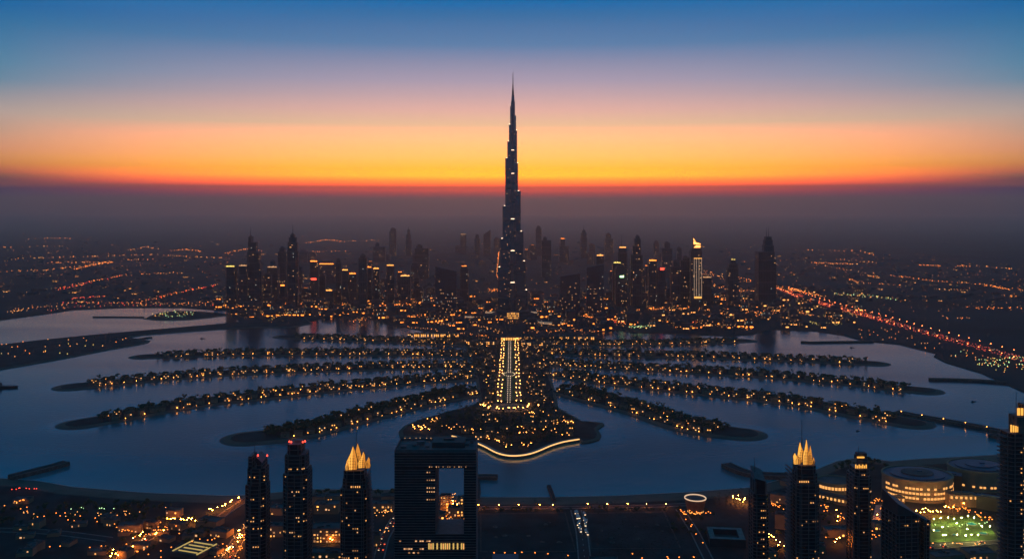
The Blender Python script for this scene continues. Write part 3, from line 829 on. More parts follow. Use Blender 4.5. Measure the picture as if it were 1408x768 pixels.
# ------------------------------------------------------------------ trees
def ico(sub):
    t_ = (1 + 5 ** .5) / 2
    v = [(-1, t_, 0), (1, t_, 0), (-1, -t_, 0), (1, -t_, 0), (0, -1, t_), (0, 1, t_), (0, -1, -t_), (0, 1, -t_), (t_, 0, -1), (t_, 0, 1), (-t_, 0, -1), (-t_, 0, 1)]
    f = [(0, 11, 5), (0, 5, 1), (0, 1, 7), (0, 7, 10), (0, 10, 11), (1, 5, 9), (5, 11, 4), (11, 10, 2), (10, 7, 6), (7, 1, 8), (3, 9, 4), (3, 4, 2), (3, 2, 6), (3, 6, 8), (3, 8, 9), (4, 9, 5), (2, 4, 11), (6, 2, 10), (8, 6, 7), (9, 8, 1)]
    v = [Vector(q).normalized() for q in v]
    for _ in range(sub):
        nf = []; c = {}
        def mid(a, d):
            k = (min(a, d), max(a, d))
            if k not in c: v.append(((v[a] + v[d]) / 2).normalized()); c[k] = len(v) - 1
            return c[k]
        for a, d, e in f:
            x, y, z = mid(a, d), mid(d, e), mid(e, a); nf += [(a, x, z), (d, y, x), (e, z, y), (x, y, z)]
        f = nf
    return [tuple(q) for q in v], f
ICO0, ICO1 = ico(0), ico(1)
rt = random.Random(3)
def broadleaf(r_, h=9.0, lumps=7, leaves=70, fine=True):
    mb = MB()
    mb.cyl(0, 0, 0, h * 0.45, 0.28, 0.18, 6, 1)
    for k in range(3):
        a = r_.uniform(0, 6.28)
        mb.tri([(-.1, 0, 0), (.1, 0, 0), (.06, 0, 1), (-.06, 0, 1)], [(0, 1, 2, 3)], 1, (0, 0, h * .35), (1, 1, h * .35), a)
    V_, F_ = ICO1 if fine else ICO0
    cr = h * 0.34
    for k in range(lumps):
        a = r_.uniform(0, 6.28); q = cr * math.sqrt(r_.random()) * 0.95; z = h * r_.uniform(0.45, 0.9); s_ = cr * r_.uniform(0.35, 0.62)
        vv = [(x * r_.uniform(.75, 1.25), y * r_.uniform(.75, 1.25), zz * r_.uniform(.7, 1.2)) for x, y, zz in V_]
        mb.tri(vv, F_, 0, (q * math.cos(a), q * math.sin(a), z), (s_, s_, s_ * .8), r_.uniform(0, 6))
    for k in range(leaves):
        a = r_.uniform(0, 6.28); e = r_.uniform(-.4, 1.4); q = cr * r_.uniform(.8, 1.3)
        p = Vector((q * math.cos(a) * math.cos(e), q * math.sin(a) * math.cos(e), h * .65 + q * math.sin(e) * .8))
        d1 = Vector((r_.uniform(-1, 1), r_.uniform(-1, 1), r_.uniform(-1, 1))) * .5; d2 = Vector((r_.uniform(-1, 1), r_.uniform(-1, 1), r_.uniform(-1, 1))) * .5
        mb.poly([p - d1, p + d2, p + d1 * 1.2], 0)
    return mb
def palm(r_, h=11.0):
    mb = MB()
    lean = r_.uniform(-.6, .6)
    for k in range(4):
        z0, z1 = h * .85 * k / 4, h * .85 * (k + 1) / 4
        mb.cyl(lean * k / 4, 0, z0, z1, .26 - .03 * k, .24 - .03 * k, 6, 1)
    for k in range(13):
        a = 6.28 * k / 13 + r_.uniform(-.2, .2); e = r_.uniform(.1, .9); prev = None
        for j in range(5):
            u = j / 4; rr_ = 3.4 * u; z = h * .85 + 2.2 * e * math.sin(u * 2.2) - 1.5 * u * u
            wd = .45 * (1 - u * .7)
            c, s_ = math.cos(a), math.sin(a)
            cur = ((lean * .75 + c * rr_ - s_ * wd, s_ * rr_ + c * wd, z - .15), (lean * .75 + c * rr_ + s_ * wd, s_ * rr_ - c * wd, z - .15))
            if prev: mb.poly([prev[0], prev[1], cur[1], cur[0]], 0)
            prev = cur
    return mb
TREE_ME = [broadleaf(rt, 9 + rt.random()).mesh('tree', ['leaf', 'bark']) for _ in range(4)]
PALM_ME = [palm(rt, 10.5 + rt.random()).mesh('palm_tree', ['leaf_palm', 'bark']) for _ in range(3)]
LOW = [broadleaf(rt, 9, 4, 16, False) for _ in range(5)]
FARTREE = MB()
def far_tree(x, y, z, s_):
    q = rt.choice(LOW); FARTREE.tri(q.v, q.f, q.m, (x, y, z), (s_, s_, s_ * rt.uniform(.8, 1.15)), rt.uniform(0, 6.28))
NT = {'tree': 0, 'palm': 0}
def tree(x, y, z, label, group, s_=1.0, kind='tree', limit=300):
    if NT[kind] >= limit: far_tree(x, y, z, s_); return
    NT[kind] += 1
    o = inst(rt.choice(TREE_ME if kind == 'tree' else PALM_ME), 'tree' if kind == 'tree' else 'palm_tree', (x, y, z), rt.uniform(0, 6.28), (s_, s_, s_ * rt.uniform(.85, 1.15)))
    tag(o, label, 'tree' if kind == 'tree' else 'palm tree', group)

# ------------------------------------------------------------------ villas on the fronds
rv = random.Random(9)
def villa_mb(r_, k):
    w, d, h = r_.uniform(11, 15), r_.uniform(9, 12), r_.choice([6.5, 7.0, 7.5])
    wall = MB(); wall.box(0, 0, 0, h, w, d, 0); wall.box(w * .3, -d * .35, 0, h * .5, w * .42, d * .5, 0)
    roof = MB(); roof.prism([(-w/2 - .6, -d/2 - .6), (w/2 + .6, -d/2 - .6), (w/2 + .6, d/2 + .6), (-w/2 - .6, d/2 + .6)], h, h + 2.4, 0, bottom=True,
                            pts1=[(-w * .25, -.3), (w * .25, -.3), (w * .25, .3), (-w * .25, .3)])
    wins = []
    spots = [(-w * .32, 1), (0.0, 1), (w * .3, 1), (-w * .32, 0), (-w * .05, 0)]
    r_.shuffle(spots)
    for x, f in spots[:r_.choice([1, 2, 2, 3])]:
        wm = MB(); wm.box(x, -d / 2 - .12, 1.0 + f * 3.4, 2.5 + f * 3.4, 1.45, .22, 0, bottom=True); wins.append(wm)
    return wall, roof, wins
VILLA = []
for k in range(7):
    wall, roof, wins = villa_mb(rv, k)
    VILLA.append((wall.mesh('villa', ['villa_wall']), roof.mesh('roof', ['villa_roof']), [q.mesh('window', [rv.choice(['window_gold', 'window_warm', 'window_gold', 'window_dim', 'window_dim', 'window_faint'])]) for j, q in enumerate(wins)], wall, roof, wins))
FARVILLA = MB()
NV = [0]
def villa(x, y, z, rot, label, group, lit=True):
    wall, roof, wins, wb, rb_, wn = rv.choice(VILLA)
    if NV[0] < 300:
        NV[0] += 1
        o = inst(wall, 'villa', (x, y, z), rot); tag(o, label, 'villa', group)
        inst(roof, 'roof', (0, 0, 0), parent=o)
        if lit:
            for q in wins: inst(q, 'window', (0, 0, 0), parent=o)
    else:
        FARVILLA.tri(wb.v, wb.f, 0, (x, y, z), (1, 1, 1), rot); FARVILLA.tri(rb_.v, rb_.f, 1, (x, y, z), (1, 1, 1), rot)
        if lit:
            for q in wn: FARVILLA.tri(q.v, q.f, rv.choice([2, 3, 4, 4, 5]), (x, y, z), (1, 1, 1), rot)

# small garden lamps on the shore of each frond
gl = MB(); gl.cyl(0, 0, 0, 2.4, .09, .07, 5, 0); gl.cyl(0, 0, 2.4, 3.2, .62, .5, 6, 1, bottom=True); GARDEN = gl.mesh('garden_lamp', ['dark_wall', 'shore_lamp']); GARDEN_MB = gl; GARDEN_DIM = gl.mesh('garden_lamp', ['dark_wall', 'lamp_warm'])
FARLAMP = MB()
NL = [0]
def garden_lamp(x, y, z, label, group):
    if NL[0] < 150:
        NL[0] += 1; tag(inst(GARDEN if z < 1.75 or rv.random() < .25 else GARDEN_DIM, 'garden_lamp', (x, y, z), 0, (lambda q: (q, q, q))(rv.uniform(.55, 1.2))), label, 'lamp', group)
    else: q_ = rv.uniform(.5, 1.15); FARLAMP.tri(GARDEN_MB.v, GARDEN_MB.f, [2 * i if rv.random() < 2 and z > 1.75 and q_ < 1.0 else i for i in GARDEN_MB.m], (x, y, z), (q_, q_, q_))
ORD = {1: 'nearest', 2: 'second nearest', 3: 'middle', 4: 'second farthest', 5: 'farthest'}
for nm in ('frond_west_1', 'frond_east_1', 'frond_west_2', 'frond_east_2', 'frond_west_3', 'frond_east_3', 'frond_west_4', 'frond_east_4', 'frond_west_5', 'frond_east_5'):
    C, Nn, hw = FC[nm]
    side = 'western' if 'west' in nm else 'eastern'; q = int(nm[-1]); wh = f'{ORD[q]} {side} frond'
    L = len(C); tip = 4 if q == 1 else 3
    if nm == 'frond_east_4': tip = 2
    Lend = L - tip
    i = 1.0; k = 0
    lit_bias = lambda u: 0.40 + 0.25 * (1 - u)
    while i < Lend:
        a = int(i); (x, y), (nx, ny) = C[a], Nn[a]; u = i / L
        rot = math.atan2(-nx, ny) if False else math.atan2(ny, nx) - math.pi / 2
        rot *= 0.35
        # near-shore villas, with lamps at the water's edge
        s_ = -(hw - 23) + rv.uniform(-2, 2)
        villa(x + nx * s_, y + ny * s_, 2.2, rot + rv.uniform(-.1, .1), f'pale tile roofed villa among trees along the {wh}', f'villas on the {wh}', rv.random() < lit_bias(u) + .1)
        s_ = hw - 24 + rv.uniform(-3, 3)
        villa(x + nx * s_, y + ny * s_, 2.2, rot + rv.uniform(-.1, .1), f'pale tile roofed villa among trees along the {wh}', f'villas on the {wh}', rv.random() < lit_bias(u) - .05)
        if rv.random() < 0.8:
            s_ = -(hw - 12.5); j = min(L - 1, a + rv.choice([0, 1])); (x2, y2), (n2x, n2y) = C[j], Nn[j]
            garden_lamp(x2 + n2x * s_, y2 + n2y * s_, 1.7, f'small lit lamp at the near water edge of the {wh}', f'shore lamps on the {wh}')
        if rv.random() < 0.7:
            s_ = rv.uniform(-12, 16)
            garden_lamp(x + nx * s_, y + ny * s_, 4.2 if rv.random() < .5 else 2.2, f'small lit lamp between the villas of the {wh}', f'garden lamps inside the {wh}')
        i += rv.uniform(1.55, 2.2)
    for a in range(0, Lend + (2 if q == 1 else 1)):
        (x, y), (nx, ny) = C[a], Nn[a]
        for row in ((-.3, -.12, .06, .24, .42, .6, .78) if q == 1 else (-.24, -.02, .2, .42, .64)):
            if rt.random() < .9:
                s_ = hw * row + rt.uniform(-4, 4); jx = rt.uniform(-5, 5)
                if abs(s_) > hw - 15: continue
                tree(x + nx * s_ + jx, y + ny * s_, 2.1, f'dark leafy tree in the grove along the {wh}', f'trees on the {wh}', rt.uniform(.8, 1.45))
        if rt.random() < .5:
            s_ = -(hw - 17) ; tree(x + nx * s_ + rt.uniform(-4, 4), y + ny * s_, 2.0, f'dark leafy tree in the grove along the {wh}', f'trees on the {wh}', rt.uniform(.45, .7))

# ------------------------------------------------------------------ trunk and the lit avenue
AX = X(700.0, 2000) 
AX = -6.0
y0a, y1a = DY(556, 2.5), DY(468.5, 2.5)
mb = MB(); mb.box(AX, (y0a + y1a) / 2, 2.4, 2.95, 48, y1a - y0a, 0); struct(mb.build('road', ['avenue_stone']))
mb = MB(); mb.box(AX, (y0a + y1a) / 2, 2.9, 3.1, 9, y1a - y0a - 8, 0); struct(mb.build('plaza', ['avenue_stone']))
for sx in (-1, 1):
    mb = MB(); mb.box(AX + sx * 9.5, (y0a + y1a) / 2, 2.9, 3.08, 6, y1a - y0a - 8, 0); struct(mb.build('lawn', ['lawn']))
lm = MB(); lm.cyl(0, 0, 0, 6.4, .14, .1, 6, 0); lm.cyl(0, 0, 6.4, 7.7, .75, .85, 8, 1, bottom=True); lm.cyl(0, 0, 7.7, 8.0, .9, .3, 8, 0); AV = lm.mesh('avenue_lamp', ['dark_wall', 'avenue_glow'])
lm = MB(); lm.cyl(0, 0, 0, 3.0, .1, .1, 6, 0); lm.cyl(0, 0, 3.0, 3.9, .5, .5, 8, 1, bottom=True); ME_W = lm.mesh('median_lamp', ['dark_wall', 'lamp_white'])
n = 21
for k in range(n):
    y = y0a + 6 + (y1a - y0a - 12) * k / (n - 1)
    for dx, who in ((-21.5, 'outer west'), (-15, 'inner west'), (15, 'inner east'), (21.5, 'outer east')):
        if rv.random() < .12: continue
        tag(inst(AV, 'avenue_lamp', (AX + dx + rv.uniform(-1.6, 1.6), y + rv.uniform(-10, 10), 2.95)), f'golden street lamp in the {who} row of the central avenue', 'street lamp', f'{who} avenue lamps')
    for dx in (-29, -18.2, 18.2, 29):
        for e in (-14, -3, 9): far_tree(AX + dx, y + e, 2.6, rt.uniform(.5, .75) if abs(dx) > 25 else rt.uniform(.35, .5))
n = 40
for k in range(n):
    y = y0a + 6 + (y1a - y0a - 40) * k / (n - 1)
    for dx in (-2.4, 2.4):
        if abs(y - 1936) < 26: continue
        tag(inst(ME_W, 'median_lamp', (AX + dx, y, 3.1)), 'low white lamp in the double row down the middle of the avenue', 'lamp', 'white lamps on the median')
for k in range(18):
    a = 6.28 * k / 18
    tag(inst(ME_W, 'median_lamp', (AX + 12.5 * math.cos(a), 1936 + 21 * math.sin(a), 3.1)), 'low white lamp in the ring halfway along the avenue', 'lamp', 'white lamps of the avenue ring')
# gateway building closing the avenue
gx, gy = AX + 4, y1a + 22
t_ = thing('gateway', 'long low gateway hall with a glowing front where the avenue ends', 'building', (gx, gy, 2))
mb = MB(); mb.box(gx, gy, 2, 11, 62, 16, 0, tmat=1); mb.box(gx, gy, 11, 15, 26, 12, 0, tmat=1); mb.build('wall', ['rose_stone', 'roof_grey'], (gx, gy, 2), t_)
for k in range(9):
    mb = MB(); mb.box(gx - 26 + 6.5 * k, gy - 8.3, 3, 9.5, 4.6, .4, 0); mb.build('arch_window', ['gold_band'], (gx, gy, 2), t_)
# long hotel rows east and west of the gateway
hr = random.Random(31)
for (px0, px1, py, n_, lb) in ((716, 765, 474.5, 6, 'east'), (768, 820, 466.5, 6, 'far east'), (640, 686, 473, 5, 'west'), (560, 632, 462.5, 8, 'far west')):
    for k in range(n_):
        px = px0 + (px1 - px0) * (k + .5) / n_; x, y, _ = W(px, py, 2)
        w = (px1 - px0) / n_ / F * y * .86
        t_ = thing('hotel_block', f'low hotel block with rows of gold windows in the {lb} row by the gateway', 'hotel', (x, y, 2), f'hotel blocks {lb} of the gateway')
        mb = MB(); h = hr.choice([9, 10.5, 12]); mb.box(x, y, 2, 2 + h, w, 14, 0, tmat=1); mb.box(x, y, 2 + h, 3.2 + h, w * .4, 6, 1); mb.build('wall', ['villa_wall', 'roof_grey'], (x, y, 2), t_)
        for f in range(2):
            for j in range(max(2, int(w / 5.2))):
                if hr.random() < .75:
                    mb = MB(); mb.box(x - w / 2 + 2.6 + 5.2 * j, y - 7.15, 3 + f * 4, 5.2 + f * 4, 2.6, .22, 0, bottom=True); mb.build('window', [hr.choice(['window_gold', 'window_gold', 'window_warm'])], (x, y, 2), t_)
# trunk groves and villas
for k in range(1300):
    px, py = rt.uniform(628, 782), rt.uniform(464, 560)
    x, y, _ = W(px, py, 2.6)
    if abs(x - AX) < 31 or not inpoly(x, y, shrink(trunk, 12)): continue
    far_tree(x, y, 2.6, rt.uniform(.6, 1.1))
    if rt.random() < .33: (lambda e, q: FARLAMP.tri(GARDEN_MB.v, GARDEN_MB.f, [e * i for i in GARDEN_MB.m], (x + 4, y - 8, 2.6), (q, q, q)))(rt.choice([1, 2, 2]), rt.uniform(.5, 1.1))
    if rt.random() < .16: villa(x, y - 12, 2.6, rt.uniform(-.3, .3), 'pale tile roofed villa among trees beside the central avenue', 'villas beside the avenue')

for nm, (C, Nn, hw) in FC.items():
    for a in range(0, len(C) // 2):
        for _ in range(3):
            (x, y), (nx, ny) = C[a], Nn[a]; s_ = rt.uniform(-hw + 12, hw - 8)
            far_tree(x + nx * s_ + rt.uniform(-6, 6), y + ny * s_, 2.1, rt.uniform(.5, 1.0))
        if rt.random() < .5 and '1' not in nm:
            s_ = rt.uniform(-hw + 14, hw - 14); q_ = rt.uniform(.5, 1.1); FARLAMP.tri(GARDEN_MB.v, GARDEN_MB.f, [rt.choice([1, 2, 2]) * min(i, 1) for i in GARDEN_MB.m], (x + nx * s_, y + ny * s_, rt.uniform(2, 7)), (q_, q_, q_))
# ------------------------------------------------------------------ hub island
HS = shrink(HUB, 16)
c1 = W(704, 590, 3)
mb = MB(); mb.cyl(AX, DY(560, 3), 2.9, 3.35, 44, 44, 36, 0, ry=.8); struct(mb.build('plaza', ['avenue_stone']))
for k in range(26):
    a = math.pi + math.pi * k / 25
    q_ = rv.uniform(.8, 1.25); a += rv.uniform(-.06, .06)
    tag(inst(AV, 'avenue_lamp', (AX + 46 * q_ * math.cos(a), DY(560, 3) + 36 * q_ * math.sin(a), 3.2)), 'golden street lamp on the half ring where the avenue meets the wooded island', 'street lamp', 'half ring lamps')
hb = random.Random(4)
count = 0
glow = [(715, 585, 720, 596), (675, 600, 760, 590), (620, 590, 700, 612), (745, 566, 760, 566), (760, 583, 790, 578), (690, 610, 700, 617), (722, 612, 735, 618), (590, 580, 600, 575), (600, 585, 690, 596), (725, 572, 735, 566)]
for k in range(1150):
    px, py = hb.uniform(575, 800), hb.uniform(556, 625)
    x, y, _ = W(px, py, 3)
    if not inpoly(x, y, HS) or (x - AX) ** 2 + ((y - DY(560, 3)) * 1.25) ** 2 < 46 ** 2: continue
    if px < 592 and py > 588 and hb.random() < .8: continue
    if px > 790: continue
    if hb.random() < .4: tree(x, y, 3.05, 'tall slim palm in the dense grove of the wooded island', 'palms of the wooded island', hb.uniform(.8, 1.25), 'palm', 150)
    else: far_tree(x, y, 3.05, hb.uniform(.6, 1.15))
HLAMP = inst
hl = MB(); hl.cyl(0, 0, 0, 3.6, .1, .08, 5, 0); hl.cyl(0, 0, 3.6, 4.4, .55, .5, 6, 1, bottom=True); HL = hl.mesh('garden_lamp', ['dark_wall', 'grove_glow']); HLD = hl.mesh('garden_lamp', ['dark_wall', 'lamp_warm'])
nl = 0
while nl < 115:
    if hb.random() < .84:
        gx0, gy0, gx1, gy1 = hb.choice(glow); u = hb.random(); px = gx0 + (gx1 - gx0) * u + hb.gauss(0, 4); py = gy0 + (gy1 - gy0) * u + hb.gauss(0, 1.5)
    else: px, py = hb.uniform(600, 790), hb.uniform(562, 620)
    x, y, _ = W(px, py, 7)
    if not inpoly(x, y, HS): continue
    nl += 1
    tag(inst(HL if hb.random() < .5 else HLD, 'garden_lamp', (x, y, 3.2 + hb.uniform(0, 3.5)), 0, (lambda q: (q, q, 1))(hb.uniform(.5, 1.25))), 'warm garden lamp glowing among the palms of the wooded island', 'lamp', 'garden lamps of the wooded island')
for k in range(16):
    px, py = hb.uniform(566, 592), hb.uniform(586, 594); x, y, _ = W(px, py, 4)
    ml = inst(HL, 'garden_lamp', (x, y, 3.0)); tag(ml, 'yellow lamp in the bright cluster at the west shore of the wooded island', 'lamp', 'yellow lamps at the west shore')
for k in range(34):
    px, py = hb.choice([(hb.uniform(610, 700), hb.uniform(590, 605)), (hb.uniform(720, 785), hb.uniform(578, 600)), (hb.uniform(640, 770), hb.uniform(570, 580))]); x, y, _ = W(px, py, 3)
    if inpoly(x, y, HS):
        o = inst(VILLA[k % 7][0], 'villa', (x, y, 3.05), hb.uniform(-.3, .3)); tag(o, 'low lit lodge half hidden by palms on the wooded island', 'lodge', 'lodges of the wooded island')
        inst(VILLA[k % 7][1], 'roof', (0, 0, 0), parent=o)
        for q in VILLA[k % 7][2]: inst(q, 'window', (0, 0, 0), parent=o)
# lit sea wall walk
sw = smooth(px_poly([(622, 602), (639, 606.5), (644, 608), (657, 612), (670, 618), (681, 624.5), (694, 629), (707, 630), (722, 628.5), (733, 625.5), (743, 621.5), (756, 615.5), (774, 610), (796, 606.5)]), 0)
sw = smooth(resample(sw, 4), 8); sn = normals(sw)
t_ = thing('promenade', 'curving sea wall walk with a glowing golden railing round the wooded island', 'promenade', (sw[len(sw) // 2][0], sw[len(sw) // 2][1], 0))
org = tuple(t_.location)
mb, lb_ = MB(), MB()
for k in range(len(sw) - 1):
    (xa, ya), (xb, yb), na, nb = sw[k], sw[k + 1], sn[k], sn[k + 1]
    def q(p, n_, o_): return (p[0] + n_[0] * o_, p[1] + n_[1] * o_)
    A0, B0, A1, B1 = q((xa, ya), na, -1.5), q((xb, yb), nb, -1.5), q((xa, ya), na, 6), q((xb, yb), nb, 6)
    mb.poly([(*A0, -1), (*B0, -1), (*B0, 4.2), (*A0, 4.2)], 0); mb.poly([(*A0, 4.2), (*B0, 4.2), (*B1, 4.2), (*A1, 4.2)], 1)
    A0, B0, A1, B1 = q((xa, ya), na, -1.75), q((xb, yb), nb, -1.75), q((xa, ya), na, -1.3), q((xb, yb), nb, -1.3)
    lb_.poly([(*A0, 3.2), (*B0, 3.2), (*B0, 5.0), (*A0, 5.0)], 0); lb_.poly([(*A0, 5.0), (*B0, 5.0), (*B1, 5.0), (*A1, 5.0)], 0); lb_.poly([(*B1, 4.2), (*A1, 4.2), (*A1, 5.0), (*B1, 5.0)], 0)
mb.build('wall', ['rock', 'pale_concrete'], org, t_); lb_.build('light_rail', ['rail_glow'], org, t_)

# ------------------------------------------------------------------ low city blocks at the foot of the skyline, countless lights beyond
rl = random.Random(15)
BLK = []
for k in range(8):
    mb = MB(); w, d, h = rl.uniform(22, 46), rl.uniform(16, 30), rl.uniform(9, 26)
    mb.box(0, 0, 0, h, w, d, 0, tmat=1); mb.box(rl.uniform(-w * .2, w * .2), 0, h, h + 3, w * .35, d * .4, 1)
    for s_ in range(3): mb.box(rl.uniform(-w * .4, w * .4), rl.uniform(-d * .4, d * .4), h, h + 1.6, 2.5, 2.5, 1)
    P = [(-w / 2, -d / 2), (w / 2, -d / 2), (w / 2, d / 2), (-w / 2, d / 2)]
    burst(mb, P, .5, h - 1, [2, 3, 4], rl, .06, (1.6, 1.5), off=.3)
    for j in range(rl.choice([1, 2, 3])): mb.box(rl.uniform(-w * .4, w * .4), -d / 2 - .5, .5, 3.8, rl.uniform(3, 8), .7, 5)
    BLK.append((mb, mb.mesh('city_block', ['facade_far_pale', 'roof_grey', 'window_gold', 'window_warm', 'window_cool', 'lamp_orange'])))
def mainland(x, y):
    for (x0, y0), (x1, y1) in zip(COAST, COAST[1:]):
        if x0 <= x <= x1 and x1 > x0: return y > y0 + (y1 - y0) * (x - x0) / (x1 - x0) + 12
    return False
FARBLK = MB(); nblk = 0
zones = [(300, 470, 408, 436, 80, 'on the bay shore below the western towers', 'western shore blocks'), (470, 600, 408, 446, 70, 'between the bay and the leaning blue slab', 'blocks by the leaning slab'),
         (600, 690, 405, 462, 42, 'just west of the tallest tower', 'blocks west of the tallest tower'), (722, 850, 405, 455, 60, 'just east of the tallest tower', 'blocks east of the tallest tower'),
         (850, 1042, 405, 452, 80, 'on the shore below the eastern towers', 'eastern shore blocks'), (1042, 1180, 398, 452, 40, 'between the twin mast tower and the highway', 'blocks by the highway')]
for a, c, e, f, n_, lb, gp in zones:
    k = 0; tries = 0
    while k < n_ and tries < 2000:
        tries += 1
        px, py = rl.uniform(a, c), rl.uniform(e, f); x, y, _ = W(px, py, 2)
        if not mainland(x, y) or math.hypot(x - bx, y - by) < 90 or (x * x < 60 * 60 and y < 2900): continue
        k += 1; nblk += 1; q = rl.choice(BLK); s_ = rl.uniform(.6, 1.1)
        if nblk <= 290: tag(inst(q[1], 'city_block', (x, y, 1.8), rl.choice([0, .15, -.2, .4]), (s_, s_, s_ * rl.uniform(.6, 1.2))), f'low flat roofed block with scattered gold windows {lb}', 'building', gp)
        else: FARBLK.tri(q[0].v, q[0].f, q[0].m, (x, y, 1.8), (s_, s_, s_), rl.uniform(-.3, .3))
for k in range(900):
    py = 330 + 85 * rl.random() ** .8; px = rl.uniform(-60, 1470); x, y, _ = W(px, py, 2)
    if not mainland(x, y): continue
    q = rl.choice(BLK); s_ = rl.uniform(.5, .9); FARBLK.tri(q[0].v, q[0].f, [0 if i > 1 else i for i in q[0].m] if rl.random() < .85 else q[0].m, (x, y, 1.8), (s_, s_, s_ * .5), rl.uniform(-.3, .3))
for k in range(2600):
    if rl.random() < .6: px, py = rl.uniform(300, 1100), rl.uniform(400, 466)
    else: px = rl.uniform(-60, 1470); py = 365 + 100 * rl.random()
    x, y, _ = W(px, py, 2)
    if not mainland(x, y) or math.hypot(x - bx, y - by) < 80: continue
    far_tree(x, y, 1.8, rl.uniform(.5, 1.1))

# lamps of the far city: lines along roads and loose scatter (five colours), far too many to count
CL = MB(); LM = {'o': 0, 'w': 1, 'h': 2, 'g': 3, 'r': 4, 'd': 5}
def lamp_at(x, y, c, s_=1.0, h=None):
    if y < 2300: return
    q = max(1.1, y * 0.00044) * s_
    z = h if h is not None else 1.8 + rl.uniform(4, 9)
    CL.cyl(x, y, z, z + q * 1.1, q * .55, q * .45, 5, LM[c], bottom=True)
    if y < 4500: CL.cyl(x, y, 1.8, z, .12, .12, 3, 6)
def line(P, n_, cols, jit=1.0, s_=1.0):
    Q = [W(px, py, 2)[:2] for px, py in P]
    for x, y in resample(Q, sum(math.dist(a, c) for a, c in zip(Q, Q[1:])) / n_):
        if rl.random() < .85: lamp_at(x + rl.gauss(0, 6) * jit, y + rl.gauss(0, 14) * jit, rl.choice(cols), s_ * rl.uniform(.6, 1.3))
